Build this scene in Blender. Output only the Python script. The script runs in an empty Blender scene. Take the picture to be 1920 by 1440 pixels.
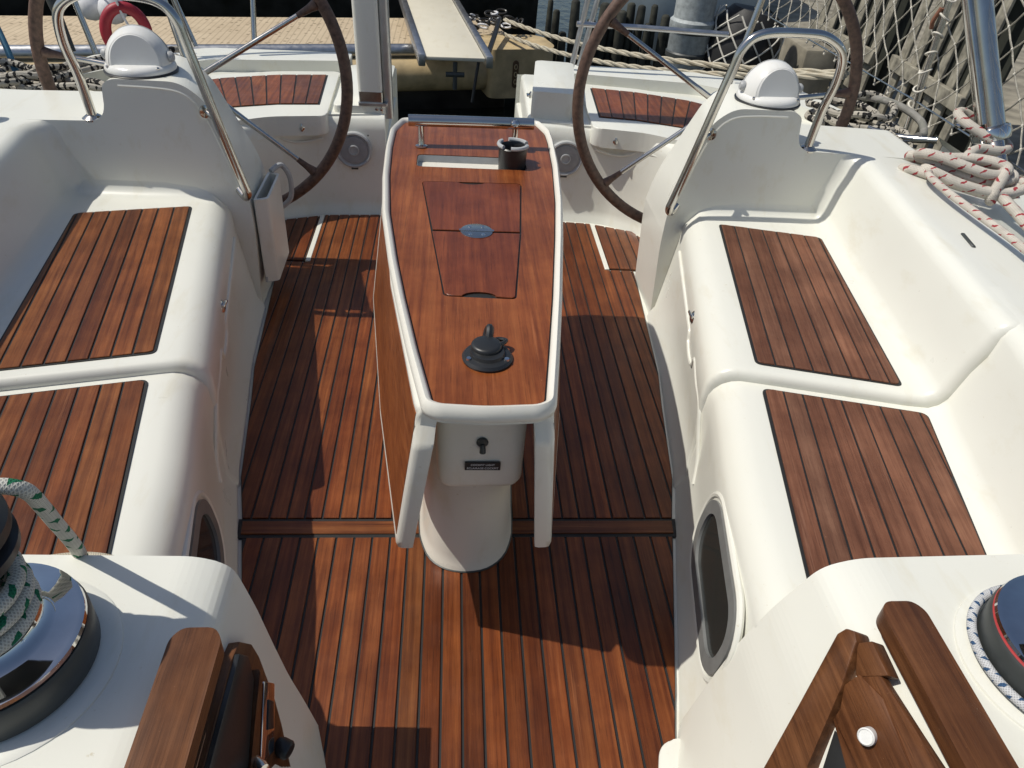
import bpy, bmesh, math, random
from mathutils import Vector, Matrix, noise as mnoise
R = math.radians
random.seed(7)
sc = bpy.context.scene
COL = sc.collection

# ------------------------------------------------------------------ camera, sky, sun, exposure
cd = bpy.data.cameras.new('camera'); cam = bpy.data.objects.new('camera', cd); COL.objects.link(cam)
th, ps, ph = R(37.0), R(6.19), R(4.58)
fw = Vector((math.sin(ps)*math.cos(th), math.cos(ps)*math.cos(th), -math.sin(th)))
rt = Vector((math.cos(ps), -math.sin(ps), 0)); up = rt.cross(fw)
rt, up = rt*math.cos(ph)+up*math.sin(ph), -rt*math.sin(ph)+up*math.cos(ph)
cam.matrix_world = Matrix(((rt.x, up.x, -fw.x, -0.045), (rt.y, up.y, -fw.y, 0), (rt.z, up.z, -fw.z, 1.5), (0, 0, 0, 1)))
cd.sensor_fit = 'HORIZONTAL'; cd.sensor_width = 36; cd.lens = 36*1400/1920; cd.clip_start = .02; cd.clip_end = 500
sc.camera = cam
SUN_EL = R(57); TRAVEL = Vector((1, -.03))          # horizontal direction in which shadows fall
w = bpy.data.worlds.new('World'); sc.world = w; w.use_nodes = True
nt = w.node_tree; bg = nt.nodes['Background']
sky = nt.nodes.new('ShaderNodeTexSky'); sky.sky_type = 'NISHITA'; sky.sun_disc = False
sky.sun_elevation = SUN_EL; sky.sun_rotation = math.atan2(-TRAVEL.x, -TRAVEL.y); sky.dust_density = 1.5
nt.links.new(sky.outputs[0], bg.inputs[0]); bg.inputs[1].default_value = .085
sd = bpy.data.lights.new('sun', 'SUN'); so = bpy.data.objects.new('sun', sd); COL.objects.link(so)
sd.energy = 3.6; sd.angle = R(.53); sd.color = (1, .95, .86)
t2 = TRAVEL.normalized()*math.cos(SUN_EL)
so.rotation_euler = Vector((t2.x, t2.y, -math.sin(SUN_EL))).to_track_quat('-Z', 'Y').to_euler(); so.location = (-6, 0, 10)
vs = sc.view_settings; vs.view_transform = 'Standard'; vs.look = 'None'; vs.exposure = 0; vs.gamma = 1; vs.use_curve_mapping = False

# ------------------------------------------------------------------ materials
def new_mat(n):
    m = bpy.data.materials.new(n); m.use_nodes = True
    return m, m.node_tree, m.node_tree.nodes['Principled BSDF']
def N(t, k, **p):
    n = t.nodes.new(k)
    for a, v in p.items(): setattr(n, a, v)
    return n
def L(t, a, b): t.links.new(a, b)
def ramp(t, fac, stops):
    r = N(t, 'ShaderNodeValToRGB'); e = r.color_ramp.elements
    while len(e) < len(stops): e.new(.5)
    for x, (p, c) in zip(e, stops): x.position = p; x.color = (*c, 1)
    L(t, fac, r.inputs[0]); return r.outputs[0]
def nz(t, vec, scale, detail=3, rough=.55):
    n = N(t, 'ShaderNodeTexNoise'); n.inputs['Scale'].default_value = scale; n.inputs['Detail'].default_value = detail; n.inputs['Roughness'].default_value = rough
    if vec: L(t, vec, n.inputs['Vector'])
    return n.outputs['Fac']
def coords(t, scale=(1, 1, 1), rot=(0, 0, 0), out='Object', offset_rand=False, turn=0):
    c = N(t, 'ShaderNodeTexCoord'); mp = N(t, 'ShaderNodeMapping'); mp.inputs['Scale'].default_value = scale; mp.inputs['Rotation'].default_value = rot
    src = c.outputs[out]
    if turn:
        vr = N(t, 'ShaderNodeVectorRotate', rotation_type='Z_AXIS'); vr.inputs['Angle'].default_value = turn; L(t, src, vr.inputs['Vector']); src = vr.outputs[0]
    L(t, src, mp.inputs[0])
    if offset_rand:
        oi = N(t, 'ShaderNodeObjectInfo'); mu = N(t, 'ShaderNodeMath', operation='MULTIPLY'); mu.inputs[1].default_value = 37
        L(t, oi.outputs['Random'], mu.inputs[0]); cb = N(t, 'ShaderNodeCombineXYZ'); L(t, mu.outputs[0], cb.inputs[0]); L(t, mu.outputs[0], cb.inputs[2])
        ad = N(t, 'ShaderNodeVectorMath', operation='ADD'); L(t, mp.outputs[0], ad.inputs[0]); L(t, cb.outputs[0], ad.inputs[1]); return ad.outputs[0]
    return mp.outputs[0]
def mix(t, fac, a, b, mode='MIX'):
    m = N(t, 'ShaderNodeMix', data_type='RGBA', blend_type=mode)
    if hasattr(fac, 'links'): L(t, fac, m.inputs[0])
    else: m.inputs[0].default_value = fac
    for s, v in ((6, a), (7, b)):
        if hasattr(v, 'links'): L(t, v, m.inputs[s])
        else: m.inputs[s].default_value = (*v, 1)
    return m.outputs[2]
def bump(t, b, h, s, d=.01):
    n = N(t, 'ShaderNodeBump'); n.inputs['Strength'].default_value = s; n.inputs['Distance'].default_value = d
    L(t, h, n.inputs['Height']); L(t, n.outputs[0], b.inputs['Normal'])
def simple(name, col, rough=.5, metal=0, noise_amt=.06, nscale=30, spec=.5, coat=0, bmp=0):
    m, t, b = new_mat(name); v = coords(t)
    f = nz(t, v, nscale, 4)
    lo = tuple(max(0, c*(1-noise_amt*2)) for c in col); hi = tuple(min(1, c*(1+noise_amt)) for c in col)
    L(t, ramp(t, f, [(.3, lo), (.65, hi)]), b.inputs['Base Color'])
    f2 = nz(t, v, nscale*.4, 3); mr = N(t, 'ShaderNodeMapRange'); mr.inputs[3].default_value = max(.02, rough*.8); mr.inputs[4].default_value = min(1, rough*1.25)
    L(t, f2, mr.inputs[0]); L(t, mr.outputs[0], b.inputs['Roughness'])
    b.inputs['Metallic'].default_value = metal; b.inputs['Specular IOR Level'].default_value = spec; b.inputs['Coat Weight'].default_value = coat; b.inputs['Coat Roughness'].default_value = .08
    if bmp: bump(t, b, nz(t, v, nscale*3, 4), bmp, .002)
    return m
def gelcoat(name, col=(.755, .755, .68), speck=True, rough=.28):
    m, t, b = new_mat(name); v = coords(t)
    c = ramp(t, nz(t, v, 2.2, 4), [(.25, tuple(x*.955 for x in col)), (.7, col)])
    # fine grime specks and faint smears
    s = ramp(t, nz(t, v, 55, 6, .7), [(.665, (0, 0, 0)), (.74, (1, 1, 1))]); c = mix(t, s, c, tuple(x*f for x, f in zip(col, (.80, .75, .66))))
    sm = ramp(t, nz(t, coords(t, (9, 2.2, 5)), 2.0, 5, .65), [(.55, (0, 0, 0)), (.80, (.75, .75, .75))]); c = mix(t, sm, c, (col[0]*.87, col[1]*.83, col[2]*.74))
    sk_ = ramp(t, nz(t, coords(t, (6, 60, 40), turn=.5), 2.2, 4, .6), [(.70, (0, 0, 0)), (.78, (.4, .4, .4))]); c = mix(t, sk_, c, (col[0]*.84, col[1]*.81, col[2]*.76))
    L(t, c, b.inputs['Base Color'])
    mr = N(t, 'ShaderNodeMapRange'); mr.inputs[3].default_value = rough*.75; mr.inputs[4].default_value = rough*1.5; L(t, nz(t, v, 7, 4), mr.inputs[0]); L(t, mr.outputs[0], b.inputs['Roughness'])
    bump(t, b, nz(t, v, 5, 2), .06, .01)
    return m
def teak(name, axis='y', lo=(.080, .020, .0065), mid=(.185, .055, .0155), hi=(.285, .098, .029), rough=.36, var=.85, coat=.08, turn=0):
    m, t, b = new_mat(name)
    sc_ = {'y': (34, 1.0, 34), 'x': (1.0, 34, 34), 'z': (34, 34, 1.0)}[axis]
    v = coords(t, sc_, offset_rand=True, turn=turn)
    f = nz(t, v, 2.4, 6, .62)
    v2 = coords(t, tuple(x*4.5 for x in sc_), offset_rand=True, turn=turn); f2 = nz(t, v2, 2.2, 4, .7)
    c = ramp(t, f, [(.26, lo), (.5, mid), (.74, hi)])
    c = mix(t, ramp(t, f2, [(.55, (0, 0, 0)), (.70, (.7, .7, .7))]), c, tuple(x*.42 for x in mid))
    oi = N(t, 'ShaderNodeObjectInfo')
    tint = ramp(t, oi.outputs['Random'], [(0, (.52, .42, .36)), (.25, (1.0, .86, .78)), (.45, (.80, .88, .92)), (.62, (1.15, 1.02, .92)), (.8, (.72, .66, .62)), (1, (1.25, 1.28, 1.2))])
    c = mix(t, var, c, tint, 'MULTIPLY')
    pv = coords(t, (3, 3, 3)); patch = ramp(t, nz(t, pv, 2.6, 5, .6), [(.38, (.66, .60, .58)), (.62, (1.06, 1.05, 1.05))]); c = mix(t, .75, c, patch, 'MULTIPLY')
    gr = ramp(t, nz(t, coords(t), 190, 3, .6), [(.70, (0, 0, 0)), (.78, (.55, .55, .55))]); c = mix(t, gr, c, tuple(v*1.5+.03 for v in hi))
    wr = ramp(t, nz(t, coords(t, tuple(x*.5 for x in sc_), turn=turn), 3.1, 6, .75), [(.60, (0, 0, 0)), (.76, (.55, .55, .55))]); c = mix(t, wr, c, tuple(v*1.25+.02 for v in hi))
    L(t, c, b.inputs['Base Color'])
    mr = N(t, 'ShaderNodeMapRange'); mr.inputs[3].default_value = rough*.7; mr.inputs[4].default_value = rough*1.5; L(t, nz(t, pv, 6, 5), mr.inputs[0]); L(t, mr.outputs[0], b.inputs['Roughness'])
    b.inputs['Coat Weight'].default_value = coat; b.inputs['Coat Roughness'].default_value = .22; b.inputs['Specular IOR Level'].default_value = .32
    bump(t, b, f2, .25, .0015)
    return m
def steel(name='stainless', rough=.13, col=(.62, .60, .56)):
    m, t, b = new_mat(name); v = coords(t)
    b.inputs['Metallic'].default_value = 1
    L(t, ramp(t, nz(t, v, 14, 4), [(.3, tuple(c*.82 for c in col)), (.7, col)]), b.inputs['Base Color'])
    mr = N(t, 'ShaderNodeMapRange'); mr.inputs[3].default_value = rough*.6; mr.inputs[4].default_value = rough*1.8; L(t, nz(t, v, 25, 5), mr.inputs[0]); L(t, mr.outputs[0], b.inputs['Roughness'])
    return m
def rope_mat(name, base, fleck, density=.62, along=26, period=None):
    m, t, b = new_mat(name)
    uv = N(t, 'ShaderNodeTexCoord'); sp = N(t, 'ShaderNodeSeparateXYZ'); L(t, uv.outputs['UV'], sp.inputs[0])
    def wave(ku, kv):
        a = N(t, 'ShaderNodeMath', operation='MULTIPLY'); a.inputs[1].default_value = ku; L(t, sp.outputs[0], a.inputs[0])
        c = N(t, 'ShaderNodeMath', operation='MULTIPLY'); c.inputs[1].default_value = kv; L(t, sp.outputs[1], c.inputs[0])
        d = N(t, 'ShaderNodeMath', operation='ADD'); L(t, a.outputs[0], d.inputs[0]); L(t, c.outputs[0], d.inputs[1])
        s = N(t, 'ShaderNodeMath', operation='SINE'); L(t, d.outputs[0], s.inputs[0]); return s.outputs[0]
    w1, w2 = wave(1500, 6.2832*8), wave(1500, -6.2832*8)
    mx = N(t, 'ShaderNodeMath', operation='MAXIMUM'); L(t, w1, mx.inputs[0]); L(t, w2, mx.inputs[1])
    if period:      # two tracer yarns running helically through the braid
        a = N(t, 'ShaderNodeMath', operation='MULTIPLY'); a.inputs[1].default_value = 1/period; L(t, sp.outputs[0], a.inputs[0])
        c = N(t, 'ShaderNodeMath', operation='MULTIPLY'); c.inputs[1].default_value = 2; L(t, sp.outputs[1], c.inputs[0])
        d = N(t, 'ShaderNodeMath', operation='ADD'); L(t, a.outputs[0], d.inputs[0]); L(t, c.outputs[0], d.inputs[1])
        jn = N(t, 'ShaderNodeMath', operation='MULTIPLY_ADD'); jn.inputs[1].default_value = .55; L(t, nz(t, coords(t), 55, 3), jn.inputs[0]); L(t, d.outputs[0], jn.inputs[2])
        fr = N(t, 'ShaderNodeMath', operation='FRACT'); L(t, jn.outputs[0], fr.inputs[0])
        lt = N(t, 'ShaderNodeMath', operation='LESS_THAN'); lt.inputs[1].default_value = 1-density; L(t, fr.outputs[0], lt.inputs[0])
        gt = N(t, 'ShaderNodeMath', operation='GREATER_THAN'); gt.inputs[1].default_value = 0; L(t, wave(6.2832/(period*.62), 0), gt.inputs[0])
        mm = N(t, 'ShaderNodeMath', operation='MULTIPLY'); L(t, lt.outputs[0], mm.inputs[0]); L(t, gt.outputs[0], mm.inputs[1]); fl = mm.outputs[0]
    else:
        mp = N(t, 'ShaderNodeMapping'); mp.inputs['Scale'].default_value = (along, 4, 1); L(t, uv.outputs['UV'], mp.inputs[0])
        f = N(t, 'ShaderNodeTexVoronoi'); f.inputs['Scale'].default_value = 1; L(t, mp.outputs[0], f.inputs['Vector'])
        fl = ramp(t, f.outputs['Color'], [(density, (0, 0, 0)), (density+.02, (1, 1, 1))])
    g = ramp(t, nz(t, coords(t), 22, 4), [(.3, tuple(x*.75 for x in base)), (.7, base)])
    c = mix(t, fl, g, fleck)
    cr = ramp(t, mx.outputs[0], [(-.0, (.66, .66, .66)), (.8, (1, 1, 1))]); c = mix(t, 1, c, cr, 'MULTIPLY')
    L(t, c, b.inputs['Base Color']); b.inputs['Roughness'].default_value = .85; b.inputs['Specular IOR Level'].default_value = .2
    bump(t, b, mx.outputs[0], .35, .0015)
    return m
GEL = gelcoat('white_gelcoat'); GEL2 = gelcoat('cream_gelcoat', (.755, .73, .65)); 
TEAK = teak('teak_lengthwise'); TEAKS = teak('teak_seat', 'y', (.090, .026, .008), (.205, .070, .021), (.30, .118, .038), .38, .9, .06, turn=R(-10)); TEAKP = teak('teak_seat_greyer', 'y', (.105, .042, .023), (.185, .083, .048), (.255, .125, .075), .5, .6, .0, turn=R(10)); TEAKX = teak('teak_crosswise', 'x'); TEAKT = teak('teak_table', 'y', (.145, .038, .012), (.255, .075, .021), (.34, .115, .034), .30, .18, .08)  # port seat teak is greyer and less saturated than the starboard seat teak
TEAKL = teak('teak_locker_lid', 'y', (.105, .025, .009), (.175, .043, .014), (.24, .066, .021), .30, .15, .08)
TEAKD = teak('teak_handrail', 'y', (.065, .025, .010), (.125, .050, .019), (.20, .085, .034), .42, .25, .05)
CAULK = simple('black_caulk', (.016, .017, .017), .55)
STEEL = steel(); CHROME = steel('chrome', .035, (.70, .70, .70)); ALU = steel('aluminium', .32, (.55, .56, .57))
BLACK = simple('black_plastic', (.018, .019, .020), .38, bmp=.1); DKGREY = simple('dark_grey_plastic', (.045, .05, .048), .45)
FRAMEG = simple('window_frame_grey', (.20, .205, .20), .35); GREY = simple('grey_plastic', (.42, .43, .43), .45); WPLAS = simple('white_plastic', (.78, .78, .75), .35); PAD = gelcoat('compass_white', (.78, .78, .75), rough=.2)
LEATHER = simple('brown_leather', (.115, .066, .046), .55, noise_amt=.25, nscale=60, bmp=.35)
SMOKE = simple('smoked_acrylic', (.030, .033, .030), .22, noise_amt=.02, coat=.5)
WEED = simple('weedy_timber', (.035, .036, .026), .8, noise_amt=.4, nscale=9, bmp=.5); SHED = simple('dark_sheet', (.022, .025, .018), .8)
CONC = simple('concrete', (.26, .235, .18), .9, noise_amt=.22, nscale=6, bmp=.5)
PALLET = simple('weathered_wood', (.27, .25, .195), .85, noise_amt=.28, nscale=14, bmp=.4)
RED = simple('red_vinyl', (.32, .015, .03), .5); NETM = simple('white_net_cord', (.66, .63, .55), .85, noise_amt=.15)
TUBE = simple('beige_rubber', (.50, .385, .215), .5, noise_amt=.14, nscale=7); PVC = simple('white_fender', (.75, .75, .75), .35)
BLUEH = gelcoat('pale_blue_hull', (.36, .43, .47)); DARKH = simple('dark_hull', (.030, .028, .025), .35, noise_amt=.35, nscale=5)
RUBBER = simple('black_rubber', (.012, .012, .012), .6, bmp=.3)
RGREEN = rope_mat('rope_green_fleck', (.70, .69, .61), (.02, .17, .085), .70, 62, .045)
RRED = rope_mat('rope_red_fleck', (.68, .63, .55), (.36, .05, .06), .80, 70, .05)
RBLUE = rope_mat('rope_blue_fleck', (.66, .67, .68), (.045, .10, .20), .66, 110, .022)
RSPOT = rope_mat('rope_black_spot', (.56, .52, .44), (.02, .02, .02), .56, 90)
RPLAIN = rope_mat('rope_cream', (.60, .55, .43), (.50, .44, .33), .7, 20)
RLASH = rope_mat('rope_grey', (.34, .33, .30), (.25, .25, .22), .7, 20)
def deck_dots():
    m, t, b = new_mat('beige_deck'); v = coords(t, (1, 1, 1))
    vo = N(t, 'ShaderNodeTexVoronoi'); vo.inputs['Scale'].default_value = 13; L(t, v, vo.inputs['Vector'])
    d = ramp(t, vo.outputs['Distance'], [(.16, (1, 1, 1)), (.26, (0, 0, 0))])
    c = ramp(t, nz(t, v, 5, 4), [(.3, (.50, .40, .27)), (.7, (.60, .49, .34))]); c = mix(t, d, c, (.24, .185, .12))
    wv = N(t, 'ShaderNodeTexWave', wave_type='BANDS', bands_direction='X'); wv.inputs['Scale'].default_value = 5.5; wv.inputs['Distortion'].default_value = 1.2; L(t, coords(t, (1, .25, 1)), wv.inputs['Vector']); c = mix(t, ramp(t, wv.outputs['Fac'], [(.02, (.5, .5, .5)), (.2, (0, 0, 0))]), c, (.30, .235, .155))
    L(t, c, b.inputs['Base Color']); b.inputs['Roughness'].default_value = .8; return m
DECK = deck_dots()
def water():
    m, t, b = new_mat('harbour_water'); v = coords(t, (1, .6, 1))
    L(t, ramp(t, nz(t, v, .8, 3), [(.3, (.012, .017, .013)), (.7, (.026, .034, .025))]), b.inputs['Base Color'])
    b.inputs['Roughness'].default_value = .06; b.inputs['IOR'].default_value = 1.33
    bump(t, b, nz(t, v, 5, 4), .5, .05); return m
WATER = water()
def lettering():
    m, t, b = new_mat('white_lettering'); b.inputs['Base Color'].default_value = (.75, .75, .75, 1); return m
LET = lettering()

# ------------------------------------------------------------------ helpers
def tag(o, label=None, cat=None, group=None, kind=None):
    if label: o['label'] = label
    if cat: o['category'] = cat
    if group: o['group'] = group
    if kind: o['kind'] = kind
    return o
def thing(name, loc, label, cat, group=None, kind=None):
    o = bpy.data.objects.new(name, None); o.empty_display_size = .05; o.location = loc; COL.objects.link(o)
    return tag(o, label, cat, group, kind)
def wloc(o):
    v = Vector(o.location)
    return v
def obj(name, bm, mat, parent=None, smooth=True, angle=40, **tg):
    me = bpy.data.meshes.new(name); bmesh.ops.recalc_face_normals(bm, faces=bm.faces); bm.to_mesh(me); bm.free()
    if smooth:
        me.polygons.foreach_set('use_smooth', [True]*len(me.polygons)); me.set_sharp_from_angle(angle=R(angle))
    me.materials.append(mat); o = bpy.data.objects.new(name, me); COL.objects.link(o)
    if parent:
        o.parent = parent
        # children are modelled in world coordinates; undo the parent's own offset
        top = parent
        while top.parent: top = top.parent
        if top is parent: o.matrix_parent_inverse = Matrix.Translation(-Vector(top.location))
        else: pass
    if tg: tag(o, **tg)
    return o
def interp(y, tab):
    if y <= tab[0][0]: a, b = tab[0], tab[1]
    elif y >= tab[-1][0]: a, b = tab[-2], tab[-1]
    else:
        for a, b in zip(tab, tab[1:]):
            if a[0] <= y <= b[0]: break
    return a[1]+(b[1]-a[1])*(y-a[0])/(b[0]-a[0])
def loft(rows, close_u=False, caps=False, bm=None, close_v=False):
    bm = bm or bmesh.new(); V = [[bm.verts.new(p) for p in r] for r in rows]
    n = len(V[0]); m = len(V)
    for i in range(m if close_v else m-1):
        for j in range(n if close_u else n-1):
            a, b = V[i], V[(i+1) % m]
            try: bm.faces.new((a[j], a[(j+1) % n], b[(j+1) % n], b[j]))
            except ValueError: pass
    if caps:
        bm.faces.new(V[0]); bm.faces.new(V[-1])
    return bm
def smooth_path(pts, n=8, closed=False):
    P = [Vector(p) for p in pts]; out = []; m = len(P)
    for i in range(m if closed else m-1):
        if closed: p0, p1, p2, p3 = P[(i-1) % m], P[i], P[(i+1) % m], P[(i+2) % m]
        else: p0, p1, p2, p3 = P[max(0, i-1)], P[i], P[i+1], P[min(m-1, i+2)]
        for k in range(n):
            t = k/n
            out.append(.5*((2*p1)+(p2-p0)*t+(2*p0-5*p1+4*p2-p3)*t*t+(3*p1-p0-3*p2+p3)*t**3))
    if not closed: out.append(P[-1])
    return out
def tube(path, r, seg=12, closed=False, bm=None, caps=True, uv=False):
    P = [Vector(p) for p in path]; bm = bm or bmesh.new(); m = len(P)
    uvl = bm.loops.layers.uv.verify() if uv else None
    rr = r if isinstance(r, (list, tuple)) else [r]*m
    T = []
    for i in range(m):
        a = P[(i-1) % m] if (closed or i > 0) else P[i]; b = P[(i+1) % m] if (closed or i < m-1) else P[i]
        T.append((b-a).normalized())
    ref = Vector((0, 0, 1)) if abs(T[0].z) < .9 else Vector((1, 0, 0))
    nrm = (ref-T[0]*ref.dot(T[0])).normalized(); rows = []; ln = [0]
    for i in range(m):
        if i: nrm = (nrm-T[i]*nrm.dot(T[i])).normalized(); ln.append(ln[-1]+(P[i]-P[i-1]).length)
        bn = T[i].cross(nrm)
        rows.append([bm.verts.new(P[i]+(nrm*math.cos(2*math.pi*k/seg)+bn*math.sin(2*math.pi*k/seg))*rr[i]) for k in range(seg)])
    for i in range(m if closed else m-1):
        for k in range(seg):
            f = bm.faces.new((rows[i][k], rows[i][(k+1) % seg], rows[(i+1) % m][(k+1) % seg], rows[(i+1) % m][k]))
            if uv:
                l1 = ln[i+1] if i+1 < m else ln[i]+.01
                for lp, c in zip(f.loops, ((ln[i], k/seg), (ln[i], (k+1)/seg), (l1, (k+1)/seg), (l1, k/seg))): lp[uvl].uv = c
    if caps and not closed: bm.faces.new(rows[0]); bm.faces.new(rows[-1])
    return bm
def lathe(prof, seg=40, M=None, bm=None):
    bm = bm or bmesh.new(); M = M or Matrix(); rows = []
    for r, z in prof:
        rows.append([bm.verts.new(M @ Vector((max(r, 1e-5)*math.cos(2*math.pi*k/seg), max(r, 1e-5)*math.sin(2*math.pi*k/seg), z))) for k in range(seg)])
    for a, b in zip(rows, rows[1:]):
        for k in range(seg): bm.faces.new((a[k], a[(k+1) % seg], b[(k+1) % seg], b[k]))
    bm.faces.new(rows[0]); bm.faces.new(rows[-1])
    return bm
def frame(o, zaxis, xhint=(1, 0, 0)):
    z = Vector(zaxis).normalized(); x = Vector(xhint); x = (x-z*x.dot(z)).normalized(); y = z.cross(x); o = Vector(o)
    return Matrix(((x.x, y.x, z.x, o.x), (x.y, y.y, z.y, o.y), (x.z, y.z, z.z, o.z), (0, 0, 0, 1)))
def prism(poly, z0, z1, bev=0, seg=2, M=None, bm=None, only_top=False):
    b = bmesh.new(); n = len(poly)
    lo = [b.verts.new((x, y, z0)) for x, y in poly]; hi = [b.verts.new((x, y, z1)) for x, y in poly]
    b.faces.new(lo[::-1]); tf = b.faces.new(hi)
    for i in range(n): b.faces.new((lo[i], lo[(i+1) % n], hi[(i+1) % n], hi[i]))
    if bev:
        e = list(tf.edges) if only_top else list(b.edges)
        bmesh.ops.bevel(b, geom=e, offset=bev, segments=seg, affect='EDGES', profile=.5, clamp_overlap=True)
    if M: bmesh.ops.transform(b, matrix=M, verts=b.verts)
    if bm is None: return b
    me = bpy.data.meshes.new('tmp'); b.to_mesh(me); b.free(); bm.from_mesh(me); bpy.data.meshes.remove(me); return bm
def box(c, s, bev=0, seg=2, M=None, bm=None):
    x, y = s[0]/2, s[1]/2
    T = (M or Matrix()) @ Matrix.Translation(c)
    return prism([(-x, -y), (x, -y), (x, y), (-x, y)], -s[2]/2, s[2]/2, bev, seg, T, bm)
def plate(outer, holes, z0, z1, M=None):
    b = bmesh.new(); loops = [outer]+holes; top = []
    for lp in loops:
        v = [b.verts.new((x, y, z1)) for x, y in lp]; top.append(v)
    es = []
    for v in top:
        for i in range(len(v)): es.append(b.edges.new((v[i], v[(i+1) % len(v)])))
    bmesh.ops.triangle_fill(b, use_beauty=True, use_dissolve=False, edges=es, normal=(0, 0, 1))
    for v, lp in zip(top, loops):
        lo = [b.verts.new((x, y, z0)) for x, y in lp]
        for i in range(len(v)): b.faces.new((v[i], v[(i+1) % len(v)], lo[(i+1) % len(v)], lo[i]))
    if M: bmesh.ops.transform(b, matrix=M, verts=b.verts)
    return b
def rrect(x0, y0, x1, y1, r, n=5):
    out = []
    for cx, cy, a in ((x1-r, y0+r, -90), (x1-r, y1-r, 0), (x0+r, y1-r, 90), (x0+r, y0+r, 180)):
        for k in range(n+1): t = R(a+90*k/n); out.append((cx+r*math.cos(t), cy+r*math.sin(t)))
    return out
def round_poly(poly, r, n=5):
    out = []; m = len(poly)
    for i in range(m):
        p = Vector(poly[i]); a = Vector(poly[i-1]); b = Vector(poly[(i+1) % m]); ri = r[i] if isinstance(r, (list, tuple)) else r
        u = (a-p); v = (b-p); d = min(ri, u.length*.45, v.length*.45)
        A = p+u.normalized()*d; B = p+v.normalized()*d
        for k in range(n+1):
            t = k/n; q = A*(1-t)**2+p*2*t*(1-t)+B*t*t; out.append((q.x, q.y))
    return out
def clip(poly, p, n):          # keep the side where (x-p).n >= 0
    out = []
    for i in range(len(poly)):
        a, b = Vector(poly[i]), Vector(poly[(i+1) % len(poly)]); da, db = (a-p).dot(n), (b-p).dot(n)
        if da >= 0: out.append((a.x, a.y))
        if (da >= 0) != (db >= 0): q = a+(b-a)*(da/(da-db)); out.append((q.x, q.y))
    return out
def clean(poly):
    out = []
    for p in poly:
        if not out or (Vector(p)-Vector(out[-1])).length > .0015: out.append(p)
    if len(out) > 2 and (Vector(out[0])-Vector(out[-1])).length < .0015: out.pop()
    return out
def area(p): return abs(sum(p[i][0]*p[(i+1) % len(p)][1]-p[(i+1) % len(p)][0]*p[i][1] for i in range(len(p))))/2
def planks(outline, origin, direc, pitch, gap, z0, z1, mat, parent, phase=0, name='plank'):
    d = Vector(direc).normalized(); n = Vector((-d.y, d.x)); o = Vector(origin)
    lo = min((Vector(p)-o).dot(n) for p in outline); hi = max((Vector(p)-o).dot(n) for p in outline)
    k = math.floor((lo-phase)/pitch); res = []
    while k*pitch+phase < hi:
        a = k*pitch+phase+gap/2; b = a+pitch-gap
        q = clip(clip(outline, o+n*a, n), o+n*b, -n); k += 1
        q = clean(q)
        if len(q) < 3 or area(q) < 8e-5: continue
        zz = z1+random.uniform(-.0005, .0005)
        res.append(obj(name, prism(q, z0, zz, .0012, 1, only_top=True), mat, parent))
    return res
def rope(name, pts, r, mat, label=None, cat='rope', group=None, parent=None, n=8, seg=10, closed=False):
    o = obj(name, tube(smooth_path(pts, n, closed), r, seg, closed, uv=True), mat, parent)
    if label: tag(o, label, cat, group)
    return o
def mir(s, pts): return [(s*p[0],)+tuple(p[1:]) for p in pts]
SIDE = {1: 'port', -1: 'starboard'}

# ------------------------------------------------------------------ setting: water, cockpit sole, side decks
b = bmesh.new(); bmesh.ops.create_grid(b, x_segments=2, y_segments=2, size=150)
bmesh.ops.translate(b, vec=(0, 40, -.95), verts=b.verts)
tag(obj('water', b, WATER, smooth=False), kind='structure')

XF = [(.0, .40), (.6, .43), (.772, .449), (.867, .472), (1.344, .578), (1.53, .623), (1.875, .668), (2.05, .695), (2.74, .747), (2.9, .90)]
sole = obj('cockpit_sole', prism([(-1.5, -.3), (1.5, -.3), (1.5, 3.6), (-1.5, 3.6)], -.06, -.006), GEL, kind='structure')
def floor_edge(y, ins): return interp(y, XF)-ins
fwd = [(floor_edge(y, .012), y) for y in (.05, .3, .6, .772, .867, 1.0, 1.15, 1.31)]
fwd_out = fwd+[(-x, y) for x, y in fwd[::-1]]
obj('caulking', prism([(x*1.004, y) for x, y in fwd_out], -.006, .001), CAULK, sole)
planks([(x, y) for x, y in fwd_out], (.0, 0), (0, 1), .0456, .0058, -.004, .005, TEAK, sole, phase=.0035)
obj('caulking', prism([(-.572, 1.312), (.572, 1.312), (.582, 1.376), (-.582, 1.376)], -.006, .0012), CAULK, sole)
obj('cross_plank', prism([(-.565, 1.323), (.565, 1.323), (.57, 1.366), (-.57, 1.366)], -.004, .0055, .0012, 1, only_top=True), TEAKX, sole)
ya = (1.378, 1.53, 1.7, 1.875, 2.05, 2.3, 2.55, 2.74)
aft = [(floor_edge(y, .014), y) for y in ya]
aft_mid = [(floor_edge(y, .014) if y < 2.7 else .612, y) for y in (1.378, 1.53, 1.7, 1.875, 2.05)]
aft_out = [(floor_edge(1.378, .014), 1.378), (floor_edge(1.53, .014), 1.53), (floor_edge(1.875, .014), 1.875), (floor_edge(2.05, .014), 2.05), (floor_edge(2.7, .014), 2.70), (.733, 2.782), (.612, 2.782), (.612, 3.235), (.30, 3.262)]
aft_out = aft_out+[(-x, y) for x, y in aft_out[::-1]]
obj('caulking', prism([(x*1.004, y) for x, y in aft_out], -.006, .001), CAULK, sole)
planks(aft_out, (0, 0), (0, 1), .0456, .0058, -.004, .005, TEAK, sole, phase=.0035)
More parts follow.
